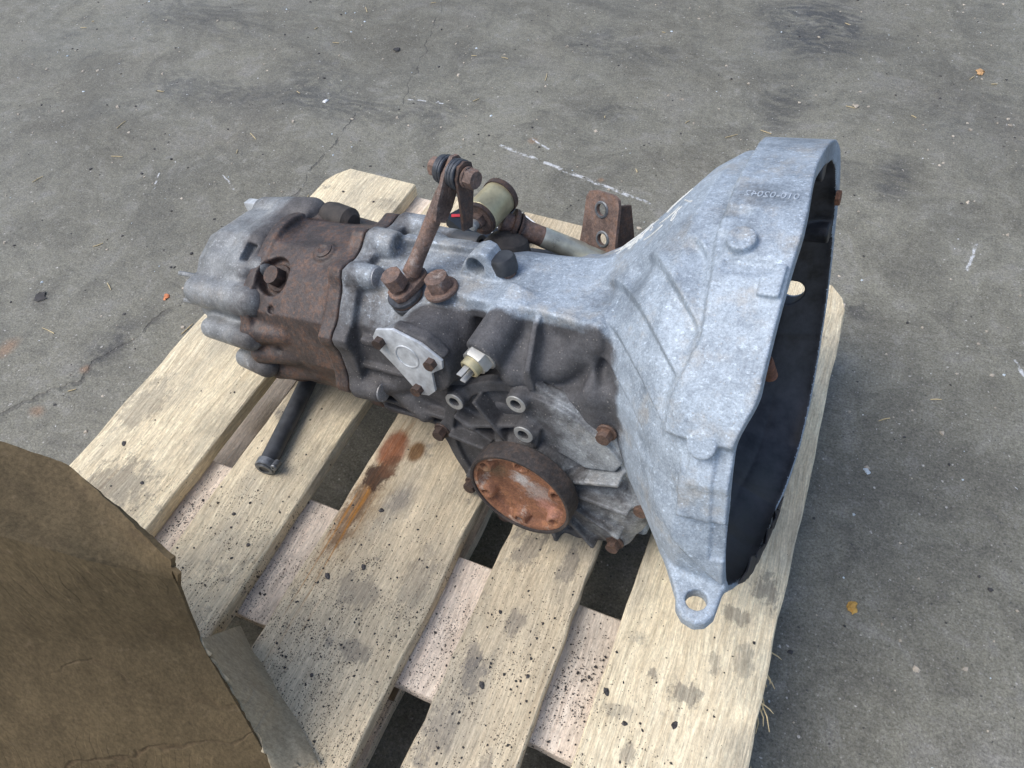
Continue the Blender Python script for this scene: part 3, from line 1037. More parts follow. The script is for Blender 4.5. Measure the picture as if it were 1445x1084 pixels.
# lower sump towards the differential
F.add(poly([(-.16, .06), (-.115, .0), (-.09, -.05), (-.05, -.095), (.03, -.108), (.1, -.09), (.11, .06), (.05, .13), (-.1, .13)], 1, -.082, .085, .006), .012)
F.add(cyl((0, -.089, 0), (0, .09, 0), .112, None, .004), .008)
F.add((bell_prim, ((-.01, -.26, -.17), (.235, .26, .29))), .009)
# deck running from the lever pivot up to the bell
F.cut(box((-.02, -.10, .118), (.038, .048, .042), rotm('X', 0), .012), .012)
F.add(poly([(-.105, -.035), (-.086, -.058), (-.06, -.064), (-.03, -.066), (.018, -.066), (.075, -.075), (.085, .03), (-.02, .014), (-.09, .006)], 2, .148, .1715, .0035), .004)
F.cut(box((.044, -.112, .132), (.022, .040, .03), None, .012), .010)
F.add(poly([(-.060, .1695), (-.076, .162), (-.102, .132), (-.101, .108), (-.05, .09), (-.03, .165)], 0, .0125, .0180, .0012), .0025)
F.add(box((.082, -.062, .075), (.03, .03, .04), rotm('Z', -20), .012), .018)
# shallow recesses and pads on the top
F.add(poly([(-.155, -.03), (-.10, -.05), (-.085, .0), (-.10, .02), (-.15, .02)], 2, .15, .1745, .003), .004)
# gear selector boss and reverse switch boss
F.add(cyl((-.092, -.045, .125), (-.098, -.112, .125), .040, .038, .003), .007)
F.add(poly([(-.134, .152), (-.105, .168), (-.074, .158), (-.058, .142), (-.078, .126), (-.080, .098), (-.102, .088), (-.115, .112)], 1, -.117, -.105, .003), .003)
F.add(cyl((-.012, -.04, .165), (-.028, -.103, .140), .0185, .0175, .003), .007)
F.add(cap((.02, -.04, .14), (-.005, -.085, .115), .024, .018), .012)
F.add(box((-.14, -.09, .088), (.055, .012, .0028), rotm('Y', -2), .001), .004)
F.add(cap((-.13, -.092, .03), (-.165, -.088, .055), .011), .007)
F.add(cap((.03, -.075, .118), (.075, -.062, .158), .013), .012)
# ribs of the sump in front of the differential ring
F.add(box((-.145, -.088, .036), (.045, .010, .0028), rotm('Y', -4), .001), .003)
F.add(box((-.145, -.080, .018), (.045, .013, .0028), rotm('Y', -4), .001), .003)
# front flange with its bolt bosses
fl = []
for k in range(96):
    a = k * 3.75
    r = .0985
    for b_ in (120, 92, 62, 28, -10, -48, -90, -128, -166, 158):
        dd = abs((a - b_ + 180) % 360 - 180)
        r = max(r, .0985 + .0105 * math.exp(-(dd / 6.5) ** 2))
    fl.append((YA + r * math.cos(R(a)), ZA + r * math.sin(R(a))))
F.add(poly(fl, 0, -.205, -.186, .003), .004)
for a in (119, 62, 28, -10, -48, -90, -128, -166):
    F.add(cyl(axp(-.20, a, .0985), axp(-.166, a, .0985), .0125, .0115, .003), .004)
    F.add(cap(axp(-.185, a, .092), axp(-.15, a, .083), .0125, .009), .006)
F.add(cyl(axp(-.20, 93, .096), axp(-.168, 93, .095), .0165, .0145, .004), .005)
F.cut(cyl(axp(-.172, 92, .098), axp(-.15, 92, .098), .0065, None, .0005), .001)
F.add(box(axp(-.12, 84, .0915), (.05, .006, .0075), None, .003), .004)
F.add(box(axp(-.13, 158, .090), (.05, .004, .004), None, .002), .004)
# clutch lever lug with hole, on the deck
lug = [(-.086, .16), (-.083, .175), (-.076, .187), (-.066, .1975), (-.056, .2005), (-.049, .197), (-.0445, .187), (-.038, .176), (-.030, .165)]
F.add(poly(lug, 1, -.036, -.012, .003), .003)
F.cut(cyl((-.0635, -.06, .1835), (-.0635, -.019, .1835), .0095, None, .0005), .0012)
# bell extras: round bolt bosses, rectangular pad, slot, raised deck pads
c = on_bell(115, .2105, -.002)
bz = np.array([[1, 0, 0], [0, math.cos(R(25)), math.sin(R(25))], rad_n(115)])
F.add(box(c, (.0075, .0125, .0062), [[1, 0, 0], np.cross(rad_n(115), [1, 0, 0]), rad_n(115)], .001), .0015)
for (ph, x) in ((98.5, .170),):
    c = on_bell(ph, x, .001)
    F.cut(box(c, (.010, .004, .005), [[1, 0, 0], np.cross(rad_n(ph), [1, 0, 0]), rad_n(ph)], .002), .004)
F.cut(box(on_bell(109, .166, .003), (.0035, .014, .005), [[1, 0, 0], np.cross(rad_n(109), [1, 0, 0]), rad_n(109)], .002), .005)
c = on_bell(112, .192, .004)
F.cut(box(c, (.016, .0045, .0058), [[1, 0, 0], np.cross(rad_n(ph), [1, 0, 0]), rad_n(ph)], .002), .005)
for (ph, x, r) in ((107, .183, .0098), (149.0, .1885, .0098)):
    c = on_bell(ph, x, -.012); nn = rad_n(ph)
    F.add(cyl(c, c + nn * .0186, r + .0010, r + .0006, .0008), .0012)
# flat mounting lug at the lower near corner of the bell
eb = np.array([[1, 0, -.12], [0, 1, .15], [.12, -.15, 1]]); eb = eb / np.linalg.norm(eb, axis=1)[:, None]
ear = [(-.052, .055), (-.034, .024), (-.016, -.002), (-.013, -.011), (-.006, -.0175), (.004, -.0195), (.012, -.0155), (.0165, -.007), (.0165, .06)]
EC = np.array([.1905, -.190, .005])
F.add(poly(ear, 2, -.008, .008, .003, EC, eb), .005)
F.cut((bell_cut, ((.07, -.26, -.17), (.24, .26, .29))), .002)
F.cut(cyl(EC - eb[2] * .04, EC + eb[2] * .04, .0085, None, .0005), .001)
# window in the far wall of the bell
F.cut(cyl((.172, .13, .046), (.172, .23, .046), .0145, None, .0005), .001)
# flange bolt pads inside the lip
for a in (58, 22):
    c = np.array([.20, BC[0] + .168 * math.cos(R(a)), BC[1] + .168 * math.sin(R(a))])
    rr = float(np.interp(a, RT[:, 0], RT[:, 1])) - .012
    c = np.array([.2, BC[0] + rr * math.cos(R(a)), BC[1] + rr * math.sin(R(a))])
    F.add(cyl(c - np.array([.018, 0, 0]), c + np.array([.006, 0, 0]), .010, None, .001), .004)
V, Q, N = F.mesh()
ph = np.degrees(np.arctan2(V[:, 2] - BC[1], V[:, 1] - BC[0]))
rho = np.hypot(V[:, 2] - BC[1], V[:, 1] - BC[0])
php = np.where(ph < -90, ph + 360, ph)
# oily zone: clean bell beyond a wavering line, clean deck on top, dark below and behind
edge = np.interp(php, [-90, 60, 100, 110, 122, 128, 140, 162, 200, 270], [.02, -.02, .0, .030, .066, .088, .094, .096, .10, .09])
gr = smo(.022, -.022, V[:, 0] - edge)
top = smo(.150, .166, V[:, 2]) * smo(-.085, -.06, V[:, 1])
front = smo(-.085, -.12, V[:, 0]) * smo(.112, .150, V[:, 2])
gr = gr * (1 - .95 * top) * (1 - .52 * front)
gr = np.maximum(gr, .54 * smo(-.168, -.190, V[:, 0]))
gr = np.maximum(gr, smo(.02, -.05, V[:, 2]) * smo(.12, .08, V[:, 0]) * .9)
cen = V[Q].mean(1)
phc = np.degrees(np.arctan2(cen[:, 2] - BC[1], cen[:, 1] - BC[0])); rc = np.hypot(cen[:, 2] - BC[1], cen[:, 1] - BC[0])
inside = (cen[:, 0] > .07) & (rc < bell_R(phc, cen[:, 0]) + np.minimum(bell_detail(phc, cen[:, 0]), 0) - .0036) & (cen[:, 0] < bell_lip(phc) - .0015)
isb = cen[:, 0] > .03
tone = smo(-.01, -.10, V[:, 0])
at = {'grime': gr, 'tone': tone}
v, q, nn, a = submesh(V, Q, N, isb & ~inside, at)
bell = link('bell_housing', np_mesh('bell_housing', v, q, nn, a), M['bell'], G)
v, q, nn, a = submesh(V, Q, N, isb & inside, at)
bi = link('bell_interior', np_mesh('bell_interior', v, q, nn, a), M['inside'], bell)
v, q, nn, a = submesh(V, Q, N, ~isb, at)
case = link('main_case', np_mesh('main_case', v, q, nn, a), M['bell'], G)
del F

# ------------------------------------------------------------------ gear carrier (brown iron) and nose cone
F = Field((-.37, -.135, -.055), (-.19, .125, .22), .0018)
oc = [(YA + r * math.cos(R(a)), ZA + r * math.sin(R(a))) for a, r in ((8, .098), (40, .096), (72, .094), (104, .095), (128, .096), (152, .099), (184, .097), (215, .098), (248, .094), (280, .092), (310, .094), (338, .096))]
F.add(poly(oc, 0, -.335, -.205, .008), 0)
fl2 = [(YA + (y - YA) * 1.0, ZA + (z - ZA) * 1.0) for y, z in fl]
F.add(poly(fl2, 0, -.2235, -.206, .002), .003)
rim = []
for k in range(120):
    a = k * 3.
    r = .0985 + .0035 * math.sin(R(a * 5 + 40)) + .004 * math.exp(-(((a - 150 + 180) % 360 - 180) / 14) ** 2)
    rim.append((YA + r * math.cos(R(a)), ZA + r * math.sin(R(a))))
F.add(poly(rim, 0, -.341, -.326, .0025), .006)
# pocket with the big bolt, plug pad, side web
F.cut(cyl(axp(-.307, 128, .081), axp(-.307, 128, .125), .021, .023, .003), .003)
F.add(cyl(axp(-.307, 128, .05), axp(-.307, 128, .082), .016, None, .002), .003)
F.add(cyl(axp(-.252, 106, .085), axp(-.252, 106, .0965), .013, .012, .002), .004)
F.add(poly([(-.235, .158), (-.222, .176), (-.222, .128), (-.232, .135)], 1, -.062, -.055, .001), .006)
for a, x0, x1, rr in ((168, -.335, -.29, .014), (186, -.335, -.285, .013), (205, -.33, -.27, .012), (60, -.335, -.31, .014), (36, -.335, -.25, .014)):
    F.add(cap(axp(x0, a, .095), axp(x1, a, .090), rr, rr * .6), .007)
for a in (150, 178, 196):
    F.cut(cyl(axp(-.300, a, .094), axp(-.300, a, .115), .0042, None, .0005), .001)
V, Q, N = F.mesh()
carrier = link('gear_carrier', np_mesh('gear_carrier', V, Q, N), M['carrier'], G)

F = Field((-.50, -.135, -.055), (-.30, .125, .24), .0018)
oc2 = [(YA + r * math.cos(R(a)), ZA + .004 + r * math.sin(R(a))) for a, r in ((8, .090), (40, .092), (72, .092), (104, .093), (128, .092), (150, .092), (180, .092), (215, .085), (248, .078), (280, .076), (310, .078), (338, .084))]
oc3 = [(YA + (y - YA) * .97, ZA + .008 + (z - ZA) * .93) for y, z in oc2]
oc4 = [(YA + (y - YA) * .84, ZA + .010 + (z - ZA) * .80) for y, z in oc2]
F.add(poly(oc2, 0, -.375, -.342, .010), 0)
F.add(poly(oc3, 0, -.425, -.35, .014), .020)
F.add(poly(oc4, 0, -.446, -.38, .012), .014)
# bolt columns running back along the cone like fingers
for a, x1, r, rs in ((148, -.424, .0190, .092), (172, -.402, .0135, .101), (196, -.372, .0135, .101), (122, -.405, .012, .086), (60, -.41, .018, .098), (20, -.40, .014, .088), (-30, -.39, .012, .08), (-80, -.38, .011, .075)):
    F.add(cap(axp(-.335, a, rs), axp(x1, a, rs - .004), r, r * .92), .008)
# lug on top with a cross hole, and cooling ribs
F.add(cyl((-.380, .030, .166), (-.326, .030, .162), .0205, .0205, .004), .007)
F.cut(cyl((-.336, .030, .163), (-.31, .030, .1615), .007, None, .0005), .001)
for a, x, rr in ((138, -.442, .078), (158, -.436, .076)):
    c = axp(x, a, rr)
    F.add(box(c, (.018, .014, .0028), [[1, 0, 0], rad_n(a), np.cross([1, 0, 0], rad_n(a))], .0012), .003)
F.cut(box(axp(-.352, 116, .098), (.0055, .012, .010), [[1, 0, 0], np.cross(rad_n(116), [1, 0, 0]), rad_n(116)], .001), .001)
F.add(cap(axp(-.352, 128, .090), axp(-.385, 124, .086), .011, .008), .005)
F.cut(cyl(axp(-.48, 138, .055), axp(-.43, 138, .055), .008, None, .001), .004)
V, Q, N = F.mesh()
gr = smo(-.372, -.345, V[:, 0]) * .55 + .15 * smo(.1, .05, V[:, 2]) + .35 * smo(.168, .18, V[:, 2])
nose = link('nose_cone', np_mesh('nose_cone', V, Q, N, {'grime': gr}), M['nose'], G)
del F
bm = bmesh.new()      # pale machined fin beyond the top of the nose
prism(bm, (-.420, .045, .138), (0, 1, 0), [(-.03, -.035), (.026, -.035), (.028, .006), (.004, .013), (-.018, .014), (-.028, .004)], -.006, .006, up=(1, 0, 0))
fin('cover_tab', bm, M['plate'], G, bev=.002)

# ------------------------------------------------------------------ final drive side cover
F = Field((-.135, -.140, -.140), (.135, -.075, .135), .0016)
F.add(cyl((0, -.0915, 0), (0, -.0865, 0), .1095, None, .001), 0)
outl = []
for k in range(120):
    a = k * 3.
    r = .109
    for b_ in (172, 214, 137, 83, 42, -8, -46, -88, -120):
        dd = abs((a - b_ + 180) % 360 - 180)
        r = max(r, .109 + .0085 * math.exp(-(dd / 6) ** 2))
    outl.append((r * math.cos(R(a)), r * math.sin(R(a))))
F.add(poly(outl, 1, -.0985, -.0895, .002), .002)
F.cut(cyl((0, -.11, 0), (0, -.0925, 0), .0965, None, .002), .002)
F.add(cyl((0, -.118, 0), (0, -.088, 0), .040, .056, .003), .010)
# thick sector to the upper right
sec = [(.105 * math.cos(R(t)), .105 * math.sin(R(t))) for t in range(90, 22, -6)] + [(.088, .030), (.058, .024), (.034, .036), (.006, .046)]
F.add(poly(sec, 1, -.1045, -.09, .0015), .0025)
# sloping body below it
F.add(ball((.050, -.086, -.038), .060, (1, .40, 1)), .008)
for a, r0, r1, hh in ((118, .04, .098, .112), (75, .045, .07, .112), (16, .045, .100, .117), (-8, .045, .102, .116), (-32, .045, .104, .117), (168, .04, .098, .107), (146, .05, .096, .108), (205, .04, .1, .107), (-57, .045, .104, .116), (-84, .045, .102, .113), (-120, .045, .10, .106)):
    u = np.array([math.cos(R(a)), 0, math.sin(R(a))])
    p0, p1 = u * r0, u * r1
    F.add(box((p0 + p1) / 2 + np.array([0, -hh + .014, 0]), ((r1 - r0) / 2, .014, .0024), [u, [0, 1, 0], np.cross(u, [0, 1, 0])], .001), .0025)
# curved web between the stubs
F.add(box((-.038, -.098, .052), (.034, .010, .0024), rotm('Y', 18), .001), .004)
# stubs with bores
STUB = [(-.072, .076, -.108), (.003, .098, -.112), (.006, .064, -.116)]
for x, z, y in STUB:
    F.add(cyl((x, -.088, z), (x, y, z), .0125, .0105, .001), .005)
    F.cut(cyl((x, y - .01, z), (x, y + .012, z), .0052, None, .0005), .0008)
# lower right bolt lobes
for a in (-46, -88, -8):
    F.add(cap((.112 * math.cos(R(a)), -.092, .112 * math.sin(R(a))), (.095 * math.cos(R(a)), -.094, .095 * math.sin(R(a))), .0125, .011), .006)
V, Q, N = F.mesh()
gr = np.clip(.72 - 4.5 * (V[:, 0] - .01) * (V[:, 2] > .02) - 2.2 * (V[:, 0] - .01) * (V[:, 2] <= .02), .18, .98)
cover = link('side_cover', np_mesh('side_cover', V, Q, N, {'grime': gr}), M['cover'], G)
del F
for x, z, y in STUB:
    bm = bmesh.new()
    ring(bm, (x, y + .001, z), (0, -1, 0), .0056, .0098, 0, .0016, 26, .0005)
    fin('stub_rim', bm, M['zinc'] if z > .06 else M['rust'], cover)


def bolt(o, ax, af=.013, h=.009, washer=.0095, wt=.002, mat='boltbrown', rot=.2, parent=None, name='bolt'):
    bm = bmesh.new()
    hexhead(bm, o, ax, af, h, rot, washer, wt)
    return fin(name, bm, M[mat], parent or G, 25)


for a in (172, 214, 42, -8, -46, -88, -120):
    rr = .111
    ax = (0, -1, 0)
    bolt((rr * math.cos(R(a)), -.098 if a not in (-46, -88) else -.104, rr * math.sin(R(a))), ax, .0125, .0105, .0095, .002, 'boltbrown' if a in (42, -8, -46, -88) else 'rustdark', a * .01, cover)

# ------------------------------------------------------------------ drive flange: recessed rusty face with six scalloped holes
flange = None
bm = bmesh.new()
lathe(bm, (0, -.117, 0), (0, -1, 0), [(.034, -.012), (.040, 0), (.0525, .001), (.0540, .0025), (.0540, .0205), (.0532, .0225), (.0518, .0228), (.0505, .0222), (.0502, .0205), (.0505, .008), (.03, .001)], 72, close=True)
flange = fin('drive_flange', bm, M['flangeside'], G, 40)
# polar height map of the face
nr, na = 40, 144
bm = bmesh.new()
rows = []
for i in range(nr + 1):
    r = .0503 * i / nr
    row = []
    for k in range(na):
        a = 2 * math.pi * k / na
        hz = .0205 - .0012 * smo(.0495, .0503, r)
        lobe = .0415
        dmin = 1.
        for j in range(6):
            aj = R(60 * j + 18)
            hx, hy = .0432 * math.cos(aj), .0432 * math.sin(aj)
            d = math.hypot(r * math.cos(a) - hx, r * math.sin(a) - hy)
            dmin = min(dmin, d)
        edge_ = max(float(smo(.0445, .0468, r)), float(smo(.0102, .0078, dmin)))
        hh = .0205 * edge_ + (1 - edge_) * (.0120 - .0050 * (1 - (r / .045) ** 2))
        hh -= .010 * float(smo(.0042, .0032, dmin))
        row.append(bm.verts.new((r * math.cos(a), -.117 - hh, r * math.sin(a))))
        if i == 0: break
    rows.append(row)
for i in range(nr):
    a_, b_ = rows[i], rows[i + 1]
    for k in range(na):
        j = (k + 1) % na
        if len(a_) == 1: bm.faces.new((a_[0], b_[k], b_[j]))
        else: bm.faces.new((a_[k], b_[k], b_[j], a_[j]))
fin('flange_face', bm, M['rustred'], flange, 60)

# ------------------------------------------------------------------ bolts and fittings on the case
for a in (119, -166, 158 + 202, 62, 28):
    c = axp(-.1665, a, .0985)
    bm = bmesh.new()
    lathe(bm, c, (1, 0, 0), [(.0105, -.002), (.0105, .0012), (.0085, .0022), (0, .0026)], 24)
    fin('bolt_end', bm, M['case'], G)
c = np.array(axp(-.307, 128, .082))
bolt(c, rad_n(128), .0195, .016, .0155, .003, 'rustdark', .3, carrier)
c = np.array(axp(-.252, 106, .0965))
bm = bmesh.new(); lathe(bm, c, rad_n(106), [(.0095, -.002), (.0095, .0012), (.006, .0022), (.004, .0012), (0, .001)], 20)
fin('plug', bm, M['carrier'], carrier)
c = np.array((-.333, .030, .166)); bolt(c + np.array([0.004, 0, -.002]), (1, 0, 0), .011, .006, .0085, .002, 'rustdark', 0, nose)
bm = bmesh.new(); lathe(bm, (-.318, .045, .165), (1, -.1, -.1), [(.016, 0), (.0175, .01), (.0165, .034), (.01, .040), (0, .041)], 28)
fin('rubber_plug', bm, M['rubber2'], G)

# oil filler plug, cover plate and reversing light switch
bolt((-.089, -.060, .1705), (-.05, -.15, 1), .0215, .0165, .0165, .004, 'rust', .35, G, 'filler_plug')
bm = bmesh.new()
prism(bm, (0, -.117, 0), (0, -1, 0), [(z, -x) for x, z in [(-.1335, .1530), (-.1265, .1625), (-.106, .1665), (-.078, .1560), (-.0595, .1405), (-.0615, .131), (-.0765, .1215), (-.0795, .0985), (-.089, .0905), (-.1035, .0885), (-.106, .098), (-.118, .118), (-.1345, .141)]], 0, .0032, up=(0, 0, 1))
pl_o = fin('cover_plate', bm, M['plate'], G, bev=.0007)
bm = bmesh.new(); ring(bm, (-.0995, -.1202, .1365), (0, -1, 0), .0118, .0132, -.001, .0007, 36, .0003)
fin('stamped_ring', bm, M['plate'], pl_o)
for x, z in ((-.1255, .1495), (-.0715, .1365), (-.099, .0975)):
    bolt((x, -.1200, z), (0, -1, 0), .0105, .0068, .0, .0, 'rustdark', x * 40, pl_o)
sw_o = np.array([-.0275, -.1025, .1405]); sw_a = np.array([-.25, -.92, -.20]); sw_a /= np.linalg.norm(sw_a)
bm = bmesh.new(); hexhead(bm, sw_o, sw_a, .0245, .011, .2, .0155, .002); sw = fin('reverse_switch', bm, M['zinc'], G, 25)
bm = bmesh.new(); ring(bm, sw_o, sw_a, .0072, .0098, .008, .0185, 28, .001); fin('switch_collar', bm, M['olive'], sw)
bm = bmesh.new(); lathe(bm, sw_o, sw_a, [(.0073, .009), (.0073, .0125)], 24); fin('switch_core', bm, M['rubber2'], sw)
FW = frame(sw_a)
for s_ in (-1, 1):
    bm = bmesh.new()
    bmesh.ops.create_cube(bm, size=1, matrix=Matrix.Translation(Vector(sw_o) + FW @ Vector((s_ * .0042, 0, .020))) @ FW.to_4x4() @ Matrix.Diagonal((.0011, .0062, .018, 1)))
    fin('terminal', bm, M['zinc'], sw)
# breather with a black cap
bo = np.array([-.0385, -.0235, .1655]); ba = np.array([-.05, -.02, 1.])
bm = bmesh.new(); lathe(bm, bo, ba, [(.0115, -.004), (.0115, .004), (.0095, .006), (.0095, .012)], 28); br = fin('breather', bm, M['rust'], G)
bm = bmesh.new(); lathe(bm, bo, ba, [(.0118, .0105), (.0125, .0125), (.0123, .023), (.0105, .0258), (.004, .0268), (0, .0268)], 32); fin('breather_cap', bm, M['rubber'], br)
# rubber boot behind the lug
bm = bmesh.new(); lathe(bm, (-.074, .030, .149), (0, .25, 1), [(.026, -.03), (.026, .005), (.023, .018), (.014, .026), (0, .029)], 36); fin('rubber_boot', bm, M['rubber2'], G)
bm = bmesh.new(); lathe(bm, (-.150, .052, .146), (1, -.05, .02), [(.012, 0), (.0135, .004), (.0125, .03), (.011, .034), (.007, .034), (.007, .02)], 24); fin('vent_pipe', bm, M['rubber'], G)
# side web and pipe boss on the far top of the case
bm = bmesh.new()
prism(bm, (0, 0, 0), (1, 0, 0), [(.158, -.035), (.176, -.018), (.186, .012), (.180, .03), (.165, .022)], -.212, -.205, up=(0, 0, 1))
fin('case_web', bm, M['carrier'], G, bev=.001)
bm = bmesh.new(); tube(bm, [(-.20, .035, .150), (-.165, .040, .138), (-.11, .044, .122), (-.06, .046, .108)], [.016, .016, .014, .013], 20)
fin('breather_duct', bm, M['case'], G)

# ------------------------------------------------------------------ shift linkage
P0 = np.array([-.1305, -.0685, .1715]); P1 = np.array([-.083, -.010, .262])
piv = np.array([-.05, -.30, .95]); piv /= np.linalg.norm(piv)
lev = bpy.data.objects.new('shift_lever', None)
bm = bmesh.new()
pts = [P0 + np.array([.022, .008, .002]), P0 + np.array([.023, .016, .012]), P0 + np.array([.026, .026, .024])]
A = P0 + np.array([.007, .012, .010]); 
mid = [A + (P1 - A) * t for t in (0, .06, .15, .35, .6, .8, .9, 1.)]
tube(bm, mid, [.0085, .0084, .0074, .0072, .0076, .0078, .0066, .005], 20)
lev = fin('shift_lever', bm, M['rust'], G, 50)
# forked eye at the lower end
bm = bmesh.new()
prism(bm, P0 - piv * .002, piv, [(-.012, -.008), (-.005, -.0125), (.008, -.013), (.026, -.009), (.030, .0), (.026, .009), (.008, .013), (-.005, .0125), (-.012, .008)], -.004, .003, up=tuple(A - P0))
fin('lever_eye', bm, M['rust'], lev, bev=.0015)
for k, (r, h0, h1, m) in enumerate(((.0150, -.026, -.018, 'rust'), (.0172, -.0172, -.0135, 'washer'), (.0178, -.0128, -.0090, 'washer'), (.0168, -.0083, -.0058, 'rust'), (.0176, -.0052, -.0015, 'washer'), (.0130, .0035, .0055, 'rust'))):
    bm = bmesh.new(); ring(bm, P0 - piv * .004, piv, .006, r, h0, h1, 36, .0009); fin('washer', bm, M[m], lev)
bolt(P0 + piv * .006, piv, .0195, .0145, .0, .0, 'rust', .5, lev)
# flattened upper end, cross bolt with washers, hanging link
bx = np.array([.97, -.20, -.10]); bx /= np.linalg.norm(bx)
TP = P1 + np.array([.001, 0, .002])
bm = bmesh.new()
prism(bm, TP, bx, [(.013, -.007), (.016, 0), (.013, .007), (-.004, .0115), (-.03, .0105), (-.045, .007), (-.045, -.007), (-.03, -.0105), (-.004, -.0115)], -.0022, .0022, up=tuple(P1 - P0))
fin('lever_head', bm, M['rust'], lev, bev=.001)
for k, (r, h0, h1, m) in enumerate(((.0128, -.0125, -.0085, 'washer'), (.0138, -.008, -.0055, 'washer'), (.0138, -.005, -.0028, 'washer'), (.0132, .003, .0058, 'washer'), (.0138, .0065, .0095, 'washer'), (.0138, .010, .013, 'washer'))):
    bm = bmesh.new(); ring(bm, TP, bx, .004, r, h0, h1, 32, .0008); fin('washer', bm, M[m], lev)
bolt(TP - bx * .012, -bx, .0165, .011, .0, .0, 'rust', .1, lev)
bolt(TP + bx * .0175, bx, .0155, .011, .0095, .002, 'rust', .4, lev)
LK = TP + bx * .0150
bm = bmesh.new()
prism(bm, LK, bx, [(.011, -.008), (.014, 0), (.011, .008), (0, .0115), (-.022, .0085), (-.050, .0062), (-.050, -.0062), (-.022, -.0085), (0, -.0110)], -.0016, .0016, up=(.30, .10, 1.))
link_o = fin('hanging_link', bm, M['rustdark'], G, bev=.0008)
# bushing and its rod
BU = np.array([-.0870, .043, .2000]); bua = np.array([.09, 1., .10]); bua /= np.linalg.norm(bua)
bm = bmesh.new()
lathe(bm, BU, bua, [(.0160, -.020), (.0178, -.018), (.0178, .015), (.0165, .017)], 44)
bush = fin('bushing', bm, M['olive'], G)
bm = bmesh.new(); ring(bm, BU, bua, .010, .0190, .014, .022, 44, .002); fin('bushing_end', bm, M['rustdark'], bush)
bm = bmesh.new(); lathe(bm, BU, bua, [(.0150, -.0215), (.0150, -.0192)], 40); fin('bushing_disc', bm, M['rust'], bush)
bm = bmesh.new(); ring(bm, BU, bua,  .0145, .0172, -.0230, -.017, 44, .001); fin('bushing_ring', bm, M['rustdark'], bush)
bolt(BU - bua * .0210, -bua, .0140, .0075, .0, .0, 'rust', .3, bush)
bm = bmesh.new(); lathe(bm, BU - bua * .0265, -bua, [(.0050, 0), (.0055, .0075), (.004, .009), (0, .0095)], 20); fin('bolt_tip', bm, M['zinc'], bush)
RA = BU + np.array([.006, .004, -.018]); RB = np.array([.035, .113, .088]); ra = (RB - RA) / np.linalg.norm(RB - RA)
bm = bmesh.new(); ring(bm, RA + ra * .010, ra, .0075, .0165, 0, .005, 40, .0012); ring(bm, RA + ra * .017, ra, .0075, .0145, 0, .003, 40, .001); fin('rod_collar', bm, M['rustdark'], bush)
bm = bmesh.new(); tube(bm, [RA, RA + ra * .045], [.0102, .0102], 28); fin('rod_socket', bm, M['rust'], bush)
bm = bmesh.new(); tube(bm, [RA + ra * .043, RA + ra * .046, RA + ra * .09, RA + ra * .094, RB], [.0098, .0106, .0108, .0100, .0100], 28)
fin('shift_rod', bm, M['tube'], bush)
# rusty mount bracket behind the case
bk = np.array([-.007, .105, .121])
bm = bmesh.new()
th = .004
outl = [(-.040, -.055), (-.031, -.01), (-.0265, .02), (-.0245, .052), (-.0205, .0585), (-.012, .0605), (.013, .0605), (.0205, .057), (.0225, .05), (.0225, .01), (.028, -.005), (.045, -.018), (.05, -.055)]
FB = frame((-.30, -.93, .30), up=(0.08, 0.25, 1))
Fb = Matrix((FB.col[1] * -1, FB.col[0], FB.col[2])).transposed()
fr_, bk_ = [], []
outl = [(x * .94, y) for x, y in outl]
for x, y in outl:
    bend = .010 * max(0, -.012 - y) / .04
    fr_.append(bm.verts.new(Vector(bk) + Fb @ Vector((x, y, th / 2 + bend))))
    bk_.append(bm.verts.new(Vector(bk) + Fb @ Vector((x, y, -th / 2 + bend))))
m_ = len(outl)
for i in range(m_):
    j = (i + 1) % m_
    bm.faces.new((fr_[i], fr_[j], bk_[j], bk_[i]))
bm.faces.new(fr_); bm.faces.new(bk_[::-1])
brk = fin('mount_bracket', bm, M['rust'], G)
cutm = bmesh.new()
for (x, y) in ((-.001, .043), (.004, .013)):
    lathe(cutm, Vector(bk) + Fb @ Vector((x, y, -.02)), tuple(Fb.col[2]), [(.0062, 0), (.0062, .05)], 24)
cme = bpy.data.meshes.new('cut'); bmesh.ops.recalc_face_normals(cutm, faces=cutm.faces); cutm.to_mesh(cme); cutm.free()
cob = bpy.data.objects.new('cut', cme); COL.objects.link(cob); cob.matrix_world = mw
md = brk.modifiers.new('b', 'BOOLEAN'); md.operation = 'DIFFERENCE'; md.object = cob; md.solver = 'EXACT'
bpy.context.view_layer.update()
dg = bpy.context.evaluated_depsgraph_get()
nm = bpy.data.meshes.new_from_object(brk.evaluated_get(dg))
brk.modifiers.clear(); brk.data = nm
bpy.data.objects.remove(cob)
for (x, y) in ((-.001, .043), (.004, .013)):
    bm = bmesh.new(); ring(bm, Vector(bk) + Fb @ Vector((x, y, .001)), tuple(Fb.col[2]), .0064, .0090, 0, .0025, 28, .001)
    fin('hole_rim', bm, M['clamp'], brk)
